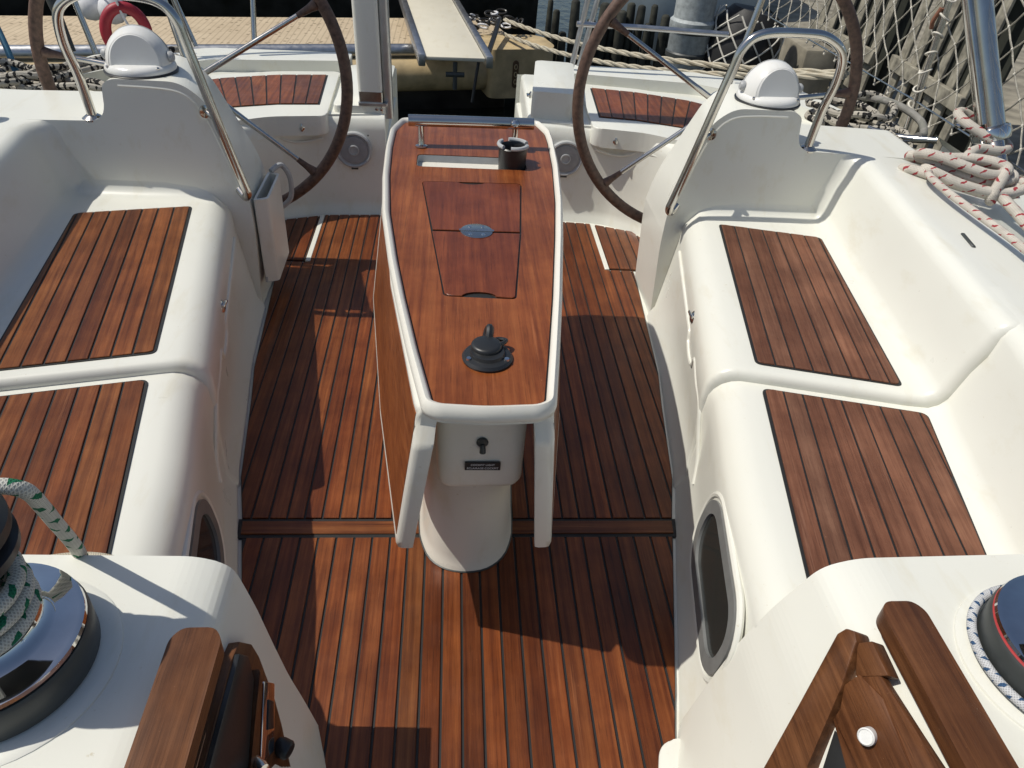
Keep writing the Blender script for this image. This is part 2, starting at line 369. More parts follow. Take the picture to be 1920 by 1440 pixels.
for s in (1, -1):
    po = [(s*x, y) for x, y in ((.637, 2.800), (.76, 2.795), (.86, 2.86), (.885, 3.0), (.80, 3.165), (.637, 3.225))]
    obj('caulking', prism(po, -.006, .001), CAULK, sole)
    planks(po, (0, 0), (0, 1), .0456, .0058, -.004, .005, TEAK, sole, phase=.0035)
    # white strip between sole panels
    obj('divider_strip', prism([(s*.614, 2.79), (s*.634, 2.79), (s*.634, 3.235), (s*.614, 3.235)], -.006, .006, .002, 1), GEL, sole)

# ------------------------------------------------------------------ benches
XT1 = lambda y: .627+.19*(y-.829)          # inner teak edge, forward seat
XT2 = lambda y: .738+.172*(y-1.506)        # aft seat
def xt(y): return XT1(y) if y < 1.47 else XT2(y)
XO = [(.5, .965), (.9, 1.045), (1.356, 1.155), (1.42, 1.157), (2.26, 1.277), (2.5, 1.312)]
def profile(y, zs, off=0., dxo=0.):
    xf, xi, xo = interp(y, XF), xt(y)-interp(y, [(.8, .088), (1.15, .112), (1.45, .108), (2.4, .105)]), interp(y, XO)+dxo
    P = [(xf-.006, -.03), (xf+.002, .012), (xf+.022, .045), (xf+(xi-xf)*.45+.012, zs*.45), (xi-.008, zs-.11)]
    for a in (15, 32, 50, 68, 84): P.append((xi+.07-.078*math.cos(R(a)), zs-.078+.078*math.sin(R(a))))
    P += [(xi+.095, zs), (xi+.2, zs), ((xi+xo)/2+.05, zs), (xo-.06, zs), (xo-.03, zs+.002)]
    for a in (20, 45, 70): P.append((xo-.03+.055*math.sin(R(a)), zs+.055-.055*math.cos(R(a))))
    P += [(xo+.040, zs+.12), (xo+.058, zs+.17)]
    cx, cz = xo+.108, .617
    for a in (170, 140, 115, 95): P.append((cx+.045*math.cos(R(a)), cz+.045*math.sin(R(a))))
    P += [(cx+.03, .661), (1.50, .655), (1.56, .64), (1.60, .585), (1.98, .56)]
    if off:
        Q = []
        for i, p in enumerate(P):
            a = Vector(P[max(0, i-1)]); c = Vector(P[min(len(P)-1, i+1)]); t = (c-a).normalized(); n = Vector((t.y, -t.x))
            Q.append((p[0]+n.x*off, p[1]+n.y*off))
        P = Q
    return P
YEND = 2.43
def bench(s):
    th_ = thing('cockpit_bench', (s*.8, 1.4, 0), 'white moulded %s cockpit bench with two raised slatted teak seat panels and high back' % SIDE[s], 'bench', 'cockpit benches')
    rows = []
    ys = [.796, .82, .85, .92, 1.0, 1.1, 1.2, 1.35, 1.45, 1.53]
    for y in ys: rows.append([(s*x, y, z) for x, z in profile(y, .40)])
    obj('forward_moulding', loft(rows), GEL, th_, angle=60)
    rows = []; zs = .429
    def ystep(x): return 1.491-.235*max(0, min(.6, abs(x)-.64))
    for t, off in [(.004, .045), (.001, .030), (.0, .020), (.002, .0125), (.006, .006), (.013, .0015), (.022, 0.), (.04, 0)]+[(v, 0) for v in (.08, .2, .35, .5, .65, .78, .88, .90, .92, .94, .955, .97, .98, .988, .994, .998, 1.0)]:
        yn = 1.46+t*(YEND-1.46) if t > 0 else 1.46
        pr = profile(max(yn, 1.471), zs, off, -.028); row = []
        r_ = .045; fy = 0; fx = 0; rx = .07
        if yn > YEND-rx: fx = rx-math.sqrt(max(0, rx*rx-(yn-(YEND-rx))**2))
        if yn > YEND-r_: fy = r_-math.sqrt(max(0, r_*r_-(yn-(YEND-r_))**2))
        for i, (x, z) in enumerate(pr):
            y0 = ystep(x); y = y0+t*(YEND-y0)
            if fy > 0 and 8 <= i <= 21: z = max(z, zs+fy*min(1, max(0, (i-7.5)/3.5)))
            if 15 <= i: x -= min(1, (i-14)/3)*.9*fx*(1 if i < 24 else 0)
            row.append((s*x, y, z))
        rows.append(row)
    obj('aft_moulding', loft(rows), GEL, th_, angle=60)
    zt = .4295
    aftp = [(s*x, y) for x, y in ((.740, 1.512), (1.094, 1.424), (1.218, 2.262), (.882, 2.345))]
    obj('caulking', prism(round_poly([(x, y) for x, y in aftp], .018), zt-.012, zt+.0016), CAULK, th_)
    inn = [(x, y) for x, y in round_poly([(s*x, y) for x, y in ((.7455, 1.517), (1.088, 1.430), (1.2115, 2.258), (.886, 2.338))], .016)]
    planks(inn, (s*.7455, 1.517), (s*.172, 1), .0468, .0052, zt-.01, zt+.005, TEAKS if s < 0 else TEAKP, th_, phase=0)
    zt = .401
    obj('caulking', prism(round_poly([(s*x, y) for x, y in ((.742, 1.447), (1.132, 1.353), (.945, .60), (.584, .60))], .022), zt-.01, zt+.0016), CAULK, th_)
    inn = round_poly([(s*x, y) for x, y in ((.7465, 1.441), (1.126, 1.3495), (.940, .605), (.5905, .605))], .02)
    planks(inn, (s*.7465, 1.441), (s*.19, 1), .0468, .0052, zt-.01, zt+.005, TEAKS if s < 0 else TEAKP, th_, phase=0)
    # locker door line (recess rib) and latch on the inner wall
    def wallpt(y, z, zs_=.43, out=0.):
        P = profile(y, zs_, 0)[:7]
        for a, c in zip(P, P[1:]):
            if a[1] <= z <= c[1]:
                x = a[0]+(c[0]-a[0])*(z-a[1])/(c[1]-a[1]); return Vector((s*(x-out), y, z))
        return Vector((s*(P[-1][0]-out), y, z))
    lid = [wallpt(y, .315-.02*(2.3-y)/.8, .432, .001) for y in (2.35, 2.2, 2.05, 1.92, 1.86)]
    lid += [wallpt(1.84, .275, .432, .002), wallpt(1.78, .262, .432, .002), wallpt(1.72, .275, .432, .002), wallpt(1.69, .315, .432, .001)]
    lid += [wallpt(y, .315-.02*(2.3-y)/.8, .432, .001) for y in (1.6, 1.52)]
    lid += [wallpt(1.475, .23, .432, -.001), wallpt(1.43, .16, .40, -.001), wallpt(1.395, .115, .40, -.001)]
    obj('locker_lip', tube(smooth_path(lid, 6), .007, 8), GEL, th_)
    c = wallpt(1.86, .352, .432, -.004)
    M = frame(c, (-s, 0, .35), (0, 1, 0))
    lt = obj('latch', lathe([(.021, -.02), (.021, .005), (.016, .009), (.003, .010)], 20, M), CHROME, th_)
    obj('turn_tab', box((.006, 0, .013), (.038, .009, .009), .002, 2, M), CHROME, lt)
    # oval-ended portlight in the forward wall
    y0, y1 = .80, 1.20; cy = 1.0
    p0, p1 = wallpt(cy, .10, .40), wallpt(cy, .30, .40); pa, pb = wallpt(y0, .2, .40), wallpt(y1, .2, .40)
    ux = (pb-pa).normalized(); uz = (p1-p0); uz = (uz-ux*uz.dot(ux)).normalized(); nn = ux.cross(uz); nn = nn if nn.x*s < 0 else -nn
    o_ = (p0+p1)/2+Vector((s*.006, 0, .008))
    M = Matrix(((ux.x, uz.x, nn.x, o_.x), (ux.y, uz.y, nn.y, o_.y), (ux.z, uz.z, nn.z, o_.z), (0, 0, 0, 1)))
    pl = obj('portlight', plate(rrect(-.20, -.105, .20, .105, .092, 8), [rrect(-.170, -.075, .170, .075, .066, 8)], -.05, .016, M), FRAMEG, th_, angle=30)
    obj('pane', prism(rrect(-.178, -.083, .178, .083, .072, 8), -.05, .009, 0, 1, M), SMOKE, pl)
    rim = [M @ Vector((x, y, .008)) for x, y in rrect(-.212, -.117, .212, .117, .10, 8)]
    obj('moulded_rim', tube(rim, .008, 8, True), GEL, th_)
    # outer hull below the side deck
    obj('hull_side', loft([[(s*1.975, y, .562), (s*(2.02), y, .52), (s*1.98, y, -.3), (s*1.8, y, -1.2)] for y in (-.5, 1, 2.2, 3.0)]), GEL, th_)
    if s == 1:   # small drain slots at the coaming edge
        obj('drain_slot', box((1.372, 1.79, .661), (.011, .085, .006), .002, 1, Matrix.Translation((1.372, 1.79, 0)) @ Matrix.Rotation(R(-10), 4, 'Z') @ Matrix.Translation((-1.372, -1.79, 0))), DKGREY, th_)
    return th_
for s in (1, -1): bench(s)

# ------------------------------------------------------------------ helm consoles
def console(s):
    t = thing('helm_console', (s*.95, 2.6, 0), 'white rounded %s helm console rising behind the aft seat' % SIDE[s], 'helm console', 'helm consoles')
    # one moulding: upright plus the lower shelf running out to the coaming
    prof = [(.735, -.02), (.718, .30), (.722, .46), (.805, .74), (.875, .797), (1.075, .797), (1.108, .780), (1.122, .668), (1.62, .655), (1.62, -.02)]
    M = Matrix(((s, 0, 0, 0), (0, 0, 1, 0), (0, 1, 0, 0), (0, 0, 0, 1)))
    q = round_poly(prof, [.01, .05, .07, .10, .09, .03, .03, .05, .03, .01], 7)
    cb = prism(q, 2.430, 2.735, .03, 6, M)
    for v in cb.verts:      # the upright narrows towards its back
        if v.co.y > 2.55 and abs(v.co.x) < .95: v.co.x += s*.07*min(1, max(0, (v.co.z-.35)/.4))
    obj('body', cb, GEL, t, angle=50)
    obj('outer_deck', prism([(s*x, y) for x, y in ((1.10, 2.70), (1.62, 2.70), (1.75, 2.95), (1.10, 2.95))], -.02, .60, .03, 4), GEL, t, angle=50)
    # moulded bead following the front edge of the upright
    bead = [(s*x, 2.436, z) for x, z in ((.742, .46), (.765, .54), (.803, .665), (.835, .73), (.88, .765), (.95, .775), (1.06, .777))]
    obj('edge_bead', tube(smooth_path(bead, 6), .008, 8), GEL, t)
    if s == -1:
        # winch-handle pocket on the inner face
        P = [(-.712, 2.44), (-.712, 2.70), (-.668, 2.685), (-.664, 2.46)]
        pk = obj('handle_pocket', plate(round_poly(P, .012), [round_poly([(-.704, 2.455), (-.704, 2.685), (-.676, 2.675), (-.672, 2.472)], .01)], .10, .415), GEL2, t, angle=30)
        obj('pocket_floor', prism(round_poly([(-.712, 2.44), (-.712, 2.70), (-.669, 2.685), (-.665, 2.46)], .01), .098, .12), GREY, t)
        obj('hose_loop', tube(smooth_path([(-.70, 2.69, .42), (-.67, 2.73, .43), (-.645, 2.74, .38), (-.65, 2.74, .30), (-.69, 2.735, .26)], 6), .010, 8), GREY, t)
for s in (1, -1): console(s)

def guard(s):
    t = thing('console_guard_rail', (s*1.165, 2.45, .66), 'bent stainless steel guard rail arching over the %s helm console' % SIDE[s], 'guard rail', 'console guard rails')
    p = [(1.172, 2.46, .665), (1.178, 2.45, .80), (1.186, 2.43, .90), (1.165, 2.41, .985), (1.10, 2.40, 1.03), (1.02, 2.40, 1.038), (.90, 2.40, 1.03), (.845, 2.40, .99), (.82, 2.40, .90), (.765, 2.395, .67), (.722, 2.388, .505), (.712, 2.388, .465), (.722, 2.40, .445), (.745, 2.425, .46)]
    obj('tube', tube(smooth_path(mir(s, p), 8), .0145, 14), STEEL, t)
    obj('foot_flange', lathe([(.032, 0), (.032, .005), (.022, .012), (.016, .016)], 24, frame((s*1.172, 2.46, .662), (0, 0, 1))), STEEL, t)
    obj('stand_off', tube([(s*.775, 2.40, .70), (s*.815, 2.435, .712)], .010, 10), STEEL, t)
    obj('stand_off_flange', lathe([(.02, 0), (.02, .006), (.01, .01)], 18, frame((s*.815, 2.43, .712), (-s*.7, -.7, 0))), STEEL, t)
for s in (1, -1): guard(s)

def compass(s):
    cx, cy, cz = s*1.02, 2.54, .797
    t = thing('compass', (cx, cy, cz), 'white domed steering compass with flat grey face cover on the %s console' % SIDE[s], 'compass', 'steering compasses')
    M = frame((cx, cy, cz), (0, 0, 1))
    obj('gasket', lathe([(.108, -.004), (.110, .003), (.106, .006)], 40, M), BLACK, t)
    obj('base_ring', lathe([(.104, .004), (.106, .010), (.103, .020), (.095, .027), (.085, .03)], 40, M), PAD, t)
    bm = bmesh.new(); bmesh.ops.create_uvsphere(bm, u_segments=48, v_segments=28, radius=1)
    bmesh.ops.scale(bm, vec=(.097, .097, .108), verts=bm.verts); bmesh.ops.translate(bm, vec=(cx, cy, cz+.02), verts=bm.verts)
    bmesh.ops.bisect_plane(bm, geom=bm.verts[:]+bm.edges[:]+bm.faces[:], plane_co=(cx, cy, cz+.018), plane_no=(0, 0, -1), clear_outer=True)
    fn = Vector((s*.10 if s > 0 else .12, -.95, .16)).normalized(); fp = Vector((cx, cy, cz+.03))+fn*.058
    r = bmesh.ops.bisect_plane(bm, geom=bm.verts[:]+bm.edges[:]+bm.faces[:], plane_co=fp, plane_no=fn, clear_outer=True)
    cut = [e for e in r['geom_cut'] if isinstance(e, bmesh.types.BMEdge)]
    ring = [v.co.copy() for v in {v for e in cut for v in e.verts}]
    hood = obj('hood', bm, PAD, t, angle=60)
    c = sum(ring, Vector())/len(ring); Mf = frame(c, fn); inv = Mf.inverted()
    pts = sorted([inv @ p for p in ring], key=lambda p: math.atan2(p.y, p.x))
    fb = bmesh.new(); lo = [fb.verts.new(Mf @ Vector((p.x, p.y, -.001))) for p in pts]; fb.faces.new(lo)
    ins = [fb.verts.new(Mf @ Vector((p.x*.9, p.y*.9, .004))) for p in pts]
    for i in range(len(pts)): fb.faces.new((lo[i], lo[(i+1) % len(lo)], ins[(i+1) % len(lo)], ins[i]))
    fb.faces.new(ins)
    obj('face_cover', fb, PAD, t, angle=20)
    # hood seam running over the dome and two pivot buttons
    seam = []
    for k in range(25):
        a = math.pi*k/24; seam.append((cx+.0965*math.cos(a), cy+.016, cz+.02+.1075*math.sin(a)))
    obj('hood_seam', tube(seam, .0014, 6), GREY, t)
    for q in (-1, 1):
        obj('pivot', lathe([(.016, 0), (.016, .008), (.011, .014), (.002, .015)], 18, frame((cx+q*.094, cy-.005, cz+.045), (q, 0, .1))), GREY, t)
        obj('screw', lathe([(.005, 0), (.004, .003), (.001, .003)], 10, frame((cx+q*.075, cy-.068, cz+.024), (q*.3, -.5, .8))), STEEL, t)
for s in (1, -1): compass(s)

def wheel(s):
    c = Vector((s*.935, 2.80, .715)); Rw = .517
    t = thing('steering_wheel', c, 'large brown leather rimmed %s steering wheel with five slim steel spokes' % SIDE[s], 'steering wheel', 'steering wheels')
    ang0 = 30 if s < 0 else 150
    zc = lambda a, r: Vector((c.x+r*math.cos(a), c.y, c.z+r*math.sin(a)))
    rim = [zc(2*math.pi*k/96, Rw) for k in range(96)]
    obj('rim', tube(rim, .021, 14, True), LEATHER, t)
    hub = c+Vector((0, -.06, 0))
    obj('hub', lathe([(.045, -.05), (.05, -.03), (.05, .02), (.03, .035), (.012, .045)], 28, frame(hub, (0, 1, 0))), STEEL, t)
    for k in range(5):
        a = R(ang0+72*k); e = zc(a, Rw-.018)
        sp = obj('spoke', tube([hub+(e-hub).normalized()*.03, hub+(e-hub)*.5, e], [.011, .0095, .0085], 12), STEEL, t)
        obj('spoke_sleeve', tube([e+(hub-e).normalized()*.075, e+(hub-e).normalized()*.03, e], [.0095, .013, .019], 12), LEATHER, t)
    obj('axle', tube([hub+Vector((0, -.04, 0)), (hub.x, 2.70, hub.z+.01)], .022, 14), STEEL, t)
for s in (1, -1): wheel(s)

# ------------------------------------------------------------------ transom, helm seats
def transom(s):
    t = thing('transom_quarter', (s*1.0, 3.5, 0), 'white %s half of the transom with curved inner wall below the helm seat' % SIDE[s], 'transom')
    xi = .335 if s < 0 else .30
    base = [(xi, 3.31), (.62, 3.285), (.74, 3.24), (.86, 3.14), (.93, 2.98), (.945, 2.70)]
    path = smooth_path([(s*x, y, 0) for x, y in base], 6)
    rows = []
    for z, o in ((-.03, -.03), (.0, -.022), (.02, -.008), (.05, 0), (.20, .006), (.37, .014), (.415, .022), (.425, .038), (.431, .06)):
        row = []
        for i, p in enumerate(path):
            a = path[max(0, i-1)]; d = path[min(len(path)-1, i+1)]; tg = (d-a).normalized(); n = Vector((-tg.y, tg.x, 0))*s
            row.append(p+n*o+Vector((0, 0, z)))
        rows.append(row)
    obj('inner_wall', loft(rows), GEL, t, angle=50)
    q = [(s*x, y) for x, y in ((xi, 3.345), (.95, 3.30), (1.05, 2.80), (1.75, 2.80), (1.86, 3.2), (1.80, 4.08), (xi+.02, 4.15))]
    obj('deck', prism(q, -.5, .43, .02, 3), GEL, t, angle=50)
    # side wall at the walk-through
    q = [(s*x, y) for x, y in ((xi-.004, 3.33), (xi+.04, 3.335), (xi+.04, 4.08), (xi-.004, 4.08))]
    obj('step_side', prism(q, -.55, .30, .012, 2), GEL, t)
    # raised back rim of the helm seat
    q = round_poly([(s*x, y) for x, y in ((.56 if s < 0 else .42, 4.00), (1.2, 3.90), (1.62, 3.63), (1.86, 3.25), (1.90, 3.35), (1.74, 3.88), (1.25, 4.12), (.56 if s < 0 else .42, 4.16))], .03)
    obj('back_rim', prism(q, .41, .485, .022, 4), GEL, t, angle=50)
    if s > 0:
        obj('shower_box', prism(round_poly([(.31, 3.40), (.50, 3.38), (.56, 3.92), (.37, 3.94)], .03), .42, .55, .022, 4), GEL, t, angle=50)
        bm = lathe([(.016, 0), (.016, .006), (.004, .012)], 16, frame((.322, 3.55, .49), (-1, -.05, 0)))
        lt = obj('latch', bm, CHROME, t); obj('turn_tab', box((.307, 3.55, .49), (.012, .035, .008), .002), CHROME, lt)
    else:
        obj('post_plinth', prism(round_poly([(-.56, 3.36), (-.335, 3.37), (-.335, 4.06), (-.56, 4.02)], .03), .42, .462, .015, 3), GEL, t, angle=50)
    obj('counter', loft([[(s*xi, 4.14, .425), (s*1.2, 4.12, .425), (s*1.80, 4.07, .425)], [(s*xi, 4.16, .2), (s*1.2, 4.15, .2), (s*1.83, 4.08, .2)], [(s*xi, 4.05, -1.2), (s*1.2, 4.0, -1.2), (s*1.7, 3.9, -1.2)]]), GEL, t)
for s in (1, -1): transom(s)

def helm_seat(s):
    t = thing('helmsman_seat', (s*1.05, 3.5, .45), 'curved %s helm seat lid with slanted teak slats on a white rim' % SIDE[s], 'seat', 'helm seats')
    DY = .02
    lid = [(x, y+DY*min(1, max(.0, (1.6-x)/.4))) for x, y in ((.575, 3.235), (.80, 3.195), (.96, 3.10), (1.25, 2.96), (1.50, 2.93), (1.66, 3.17), (1.50, 3.48), (1.16, 3.76), (.90, 3.87), (.60, 3.92))]
    obj('lid', prism(round_poly([(s*x, y) for x, y in lid], [.04]+[.05]*3+[.03]*2+[.06]*3+[.03], 4), .365, .448, .022, 4), GEL, t, angle=50)
    tk = [(x, y+DY*min(1, max(.0, (1.6-x)/.4))) for x, y in [(.622, 3.378), (.80, 3.352), (1.0, 3.275), (1.25, 3.125), (1.47, 3.02), (1.60, 3.18), (1.45, 3.43), (1.12, 3.70), (.88, 3.80), (.648, 3.84)]]
    obj('caulking', prism([(s*x, y) for x, y in tk], .44, .4495), CAULK, t)
    # panel outline is not convex: build slats between two edge curves
    sh = lambda P: [(x, y+DY*min(1, max(.0, (1.6-x)/.4))) for x, y in P]
    front = sh([(.628, 3.384), (.80, 3.358), (1.0, 3.281), (1.25, 3.131), (1.465, 3.026)]); back = sh([(.652, 3.835), (.88, 3.794), (1.12, 3.694), (1.445, 3.425), (1.592, 3.182)])
    def along(path, u):
        L_ = [0]
        for a, c in zip(path, path[1:]): L_.append(L_[-1]+math.dist(a, c))
        d = u*L_[-1]
        for i in range(len(path)-1):
            if d <= L_[i+1]+1e-9: f = (d-L_[i])/(L_[i+1]-L_[i]); return (path[i][0]+(path[i+1][0]-path[i][0])*f, path[i][1]+(path[i+1][1]-path[i][1])*f)
        return path[-1]
    n = 17
    for k in range(n):
        u0, u1 = (k+.05)/n, (k+.95)/n
        q = [along(front, u0), along(front, u1), along(back, u1), along(back, u0)]
        obj('slat', prism([(s*x, y) for x, y in q], .442, .4535, .001, 1, only_top=True), TEAK, t)
    M = frame((s*.680, 3.246, .398), (-s*.12, -1, .12))
    lt = obj('latch', lathe([(.019, -.01), (.019, .004), (.012, .009), (.003, .012)], 20, M), CHROME, t)
    obj('turn_tab', box((0, 0, .013), (.009, .032, .008), .002, 2, M), CHROME, lt)
    obj('locker_lip', tube(smooth_path([(s*.60, 3.276, .345), (s*.66, 3.276, .328), (s*.72, 3.262, .326), (s*.765, 3.24, .345), (s*.80, 3.222, .36), (s*.92, 3.10, .362), (s*.945, 2.95, .362)], 6), .006, 8), GEL, t)
for s in (1, -1): helm_seat(s)

def speaker(s):
    c = (s*.474, 3.305, .288)
    t = thing('loudspeaker', c, 'round grey %s loudspeaker let into the white transom wall' % SIDE[s], 'loudspeaker', 'transom loudspeakers')
    M = frame(c, (0, -1, .03))
    obj('frame', lathe([(.079, -.02), (.081, .004), (.078, .011), (.072, .013), (.068, .008), (.064, .004), (.01, .003)], 44, M), GREY, t)
    obj('grille', lathe([(.062, 0), (.060, .009), (.035, .012), (.030, .011), (.002, .011)], 40, M), simple_grey, t)
    obj('centre_ring', lathe([(.024, .009), (.023, .016), (.019, .017), (.0175, .012), (.001, .011)], 30, M), GREY, t)
    for k in range(2):
        a = R(35+100*k) if s > 0 else R(145-100*k)
        obj('screw', lathe([(.004, 0), (.003, .003), (.001, .003)], 8, M @ Matrix.Translation((.092*math.cos(a), .092*math.sin(a), 0))), DKGREY, t)
    obj('drain_notch', box((0, -.083, .004), (.03, .008, .008), .001, 1, M), DKGREY, t)
simple_grey = simple('speaker_grey', (.30, .305, .31), .5)
for s in (1, -1): speaker(s)

# white post on the starboard quarter
t = thing('white_post', (-.385, 3.46, .47), 'tall square white post standing on a steel foot beside the transom walk-through', 'post')
M = frame((-.385, 3.46, 0), (.0, .0, 1))
pb = obj('foot_plate', prism(round_poly([(-.45, 3.36), (-.325, 3.36), (-.325, 3.52), (-.45, 3.52)], .006), .465, .475), ALU, t)
obj('foot_bracket', prism(round_poly([(-.447, 3.372), (-.345, 3.372), (-.345, 3.50), (-.447, 3.50)], .006), .34, .52, .004, 2), STEEL, t)
for x in (-.372, -.352): obj('bolt', lathe([(.008, 0), (.007, .006), (.002, .007)], 12, frame((x, 3.372, .45), (0, -1, 0))), CHROME, t)
rows = []
for z, dx in ((.50, 0), (1.6, -.02), (3.2, -.05)):
    rows.append([(x+dx, y, z) for x, y in rrect(-.450, 3.375, -.346, 3.49, .016, 4)])
obj('column', loft(rows, True, True), GEL, t, angle=50)
rows = []
for z, dx in ((.40, 0), (1.6, -.02), (3.2, -.05)):
    rows.append([(x+dx, y, z) for x, y in rrect(-.344, 3.40, -.305, 3.48, .010, 3)])
obj('inner_track', loft(rows, True, True), ALU, t, angle=50)

# ------------------------------------------------------------------ cockpit table
T = thing('cockpit_table', (.01, 1.4, 0), 'long teak topped cockpit table with white rim and two hanging side leaves', 'table')
lft = [(-.086, .962), (-.118, 1.12), (-.150, 1.30), (-.176, 1.463), (-.208, 1.70), (-.226, 1.94), (-.233, 2.15), (-.231, 2.30)]
rgt = [(.138, .967), (.160, 1.12), (.188, 1.323), (.222, 1.60), (.244, 1.80), (.262, 2.05), (.268, 2.25), (.266, 2.335)]
far_l, far_r = (-.205, 2.395), (.24, 2.425)
outer = lft[::-1]+[(-.062, .947), (.02, .941), (.112, .948)]+rgt+[far_r, (.02, 2.432), far_l]
outer = round_poly(outer, [.02]*len(outer), 3)
cen = Vector((.015, 1.7))
def inset(poly, d):
    out = []; m = len(poly); sgn = 1 if sum(poly[i][0]*poly[(i+1) % m][1]-poly[(i+1) % m][0]*poly[i][1] for i in range(m)) > 0 else -1
    for i in range(m):
        a, p, c = Vector(poly[i-1]), Vector(poly[i]), Vector(poly[(i+1) % m]); e = ((p-a).normalized()+(c-p).normalized()).normalized()
        n = Vector((-e.y, e.x))*sgn; q = p+n*d; out.append((q.x, q.y))
    return out
ZT = .722
in1 = inset(outer, .019)
def rim_rows():
    rows = []
    for d, z in ((.006, .699), (.001, .703), (-.001, .714), (.002, .727), (.007, .733), (.013, .731), (.018, .724), (.019, .70)):
        rows.append([(x, y, z) for x, y in inset(outer, d)])
    return rows
rb = loft(rim_rows(), True)
obj('rim', rb, GEL2, T, angle=60)
obj('underside', prism(inset(outer, .012), .690, .7005), GEL2, T)
pocket = rrect(-.140, 2.015, .168, 2.108, .014, 4)
hatch = round_poly([(-.121, 1.912), (.146, 1.919), (.124, 1.618), (.093, 1.312), (-.056, 1.318), (-.089, 1.617)][::-1], [.018, .018, .004, .012, .012, .004][::-1], 4)
obj('bedding_seam', plate(inset(outer, .017), [pocket], .692, .7190), CAULK, T)
tp = obj('top_panel', plate(inset(outer, .0215), [pocket, hatch], .690, ZT), TEAKT, T)
# lids with finger scallops
def scallop(c, w, d, sgn, n=8): return [(c[0]+w*math.cos(math.pi*k/n)*1, c[1]+sgn*d*math.sin(math.pi*k/n)) for k in range(n+1)]
lid1 = [(-.0845, 1.622), (.1205, 1.6225), (.1415, 1.905), (.137, 1.9145)]+[(x, y) for x, y in [(.045-.0*0, 1.912)]]+[(.045-.035*(1-math.cos(math.pi*k/8)), 1.912-.016*math.sin(math.pi*k/8)) for k in range(9)]+[(-.112, 1.9085), (-.1175, 1.902)]
lid2 = [(-.0535, 1.330), (-.045, 1.322)]+[(-.018+.035*(1-math.cos(math.pi*k/8)), 1.3205+.017*math.sin(math.pi*k/8)) for k in range(9)]+[(.083, 1.3165), (.0905, 1.322), (.1205, 1.6135), (-.0855, 1.613)]
l1 = obj('lid', prism(clean(lid1), .700, .7232, .0012, 1, only_top=True), TEAKL, T)
l2 = obj('lid', prism(clean(lid2), .700, .7232, .0012, 1, only_top=True), TEAKL, T)
# round butterfly hinge
hin = obj('hinge', lathe([(.038, .7225), (.038, .7248), (.036, .7255), (.001, .7255)], 36, Matrix.Translation((.018, 1.6175, 0))), STEEL, T)
obj('hinge_pin', tube([(-.023, 1.6175, .726), (.059, 1.6175, .726)], .0028, 10), CHROME, hin)
for dx, dy in ((-.015, .02), (.015, .02), (-.015, -.02), (.015, -.02)):
    obj('screw', lathe([(.005, .7252), (.0045, .7265), (.001, .7268)], 10, Matrix.Translation((.018+dx, 1.6175+dy, 0))), CHROME, hin)
# bottle pocket tray
tr = bmesh.new(); pk2 = inset(pocket, .0015)
loft([[(x, y, .7205) for x, y in pk2], [(x, y, .66) for x, y in inset(pk2, .003)], [(x, y, .61) for x, y in inset(pk2, .006)]], True, bm=tr)
tr.faces.new([tr.verts.new((x, y, .61)) for x, y in inset(pk2, .006)])
obj('tray', tr, GREY, T)
obj('tray_ledge', box((-.0, 2.098, .685), (.27, .014, .012), .004), GEL, T)
# grab bar
gb = obj('grab_bar', tube([(-.168, 2.175, .795), (.0, 2.183, .795), (.195, 2.19, .795)], .0165, 18), STEEL, T)
for x, y in ((-.131, 2.168), (.142, 2.182)):
    obj('bar_post', lathe([(.018, 0), (.018, .004), (.0105, .008), (.009, .02), (.009, .068), (.012, .072)], 18, frame((x, y, .722), (0, .12, 1))), STEEL, gb)
obj('post_ball', lathe([(.001, -.014), (.010, -.010), (.0135, 0), (.010, .010), (.001, .014)], 16, frame((.139, 2.168, .80), (0, -1, .4))), CHROME, gb)
# 12 volt socket with hinged cap
sk = obj('socket', lathe([(.045, .7215), (.046, .726), (.042, .731), (.032, .733), (.030, .739), (.001, .739)], 40, Matrix.Translation((.026, 1.102, 0))), BLACK, T)
obj('cap', lathe([(.027, .730), (.028, .743), (.026, .746), (.022, .7475), (.001, .7475)], 30, Matrix.Translation((.024, 1.114, 0))), BLACK, sk)
obj('cap_strap', tube(smooth_path([(.029, 1.138, .736), (.031, 1.148, .748), (.031, 1.158, .752), (.028, 1.161, .742), (.025, 1.155, .730), (.023, 1.148, .725)], 5), [.0075]*26, 8), BLACK, sk)
obj('cap_loop', tube(smooth_path([(.048, 1.116, .742), (.058, 1.126, .742), (.060, 1.136, .740), (.047, 1.142, .738), (.034, 1.136, .738)], 5), .004, 8), BLACK, sk)
for dx in (-.034, .034): obj('screw', lathe([(.005, .731), (.0045, .7345), (.001, .735)], 10, Matrix.Translation(((.026+dx), 1.085, 0))), CHROME, sk)
# pedestal
rows = []
for z, ins_ in ((.385, .018), (.392, .007), (.405, 0), (.50, -.001), (.62, -.003), (.69, -.004)):
    rows.append([(x, y, z) for x, y in inset(round_poly([(-.062, 1.10), (.112, 1.104), (.140, 1.95), (-.105, 1.95)], [.035, .035, .02, .02], 6), ins_)])
obj('pedestal_box', loft(rows, True, True), GEL2, T, angle=50)
rows = []
lg = [(-.105, 1.42), (-.09, 1.28), (-.05, 1.222), (.010, 1.206), (.068, 1.224), (.108, 1.285), (.122, 1.42), (.125, 1.98), (-.105, 1.98)]
lgs = [(v.x, v.y) for v in smooth_path([(x, y, 0) for x, y in lg], 4, True)]
for z, d in ((.003, -.010), (.009, -.0095), (.022, -.004), (.05, 0), (.2, .003), (.36, .006), (.45, .008)):
    rows.append([(x, y, z) for x, y in inset(lgs, d)])
lgo = obj('leg', loft(rows, True, True), GEL2, T, angle=50)
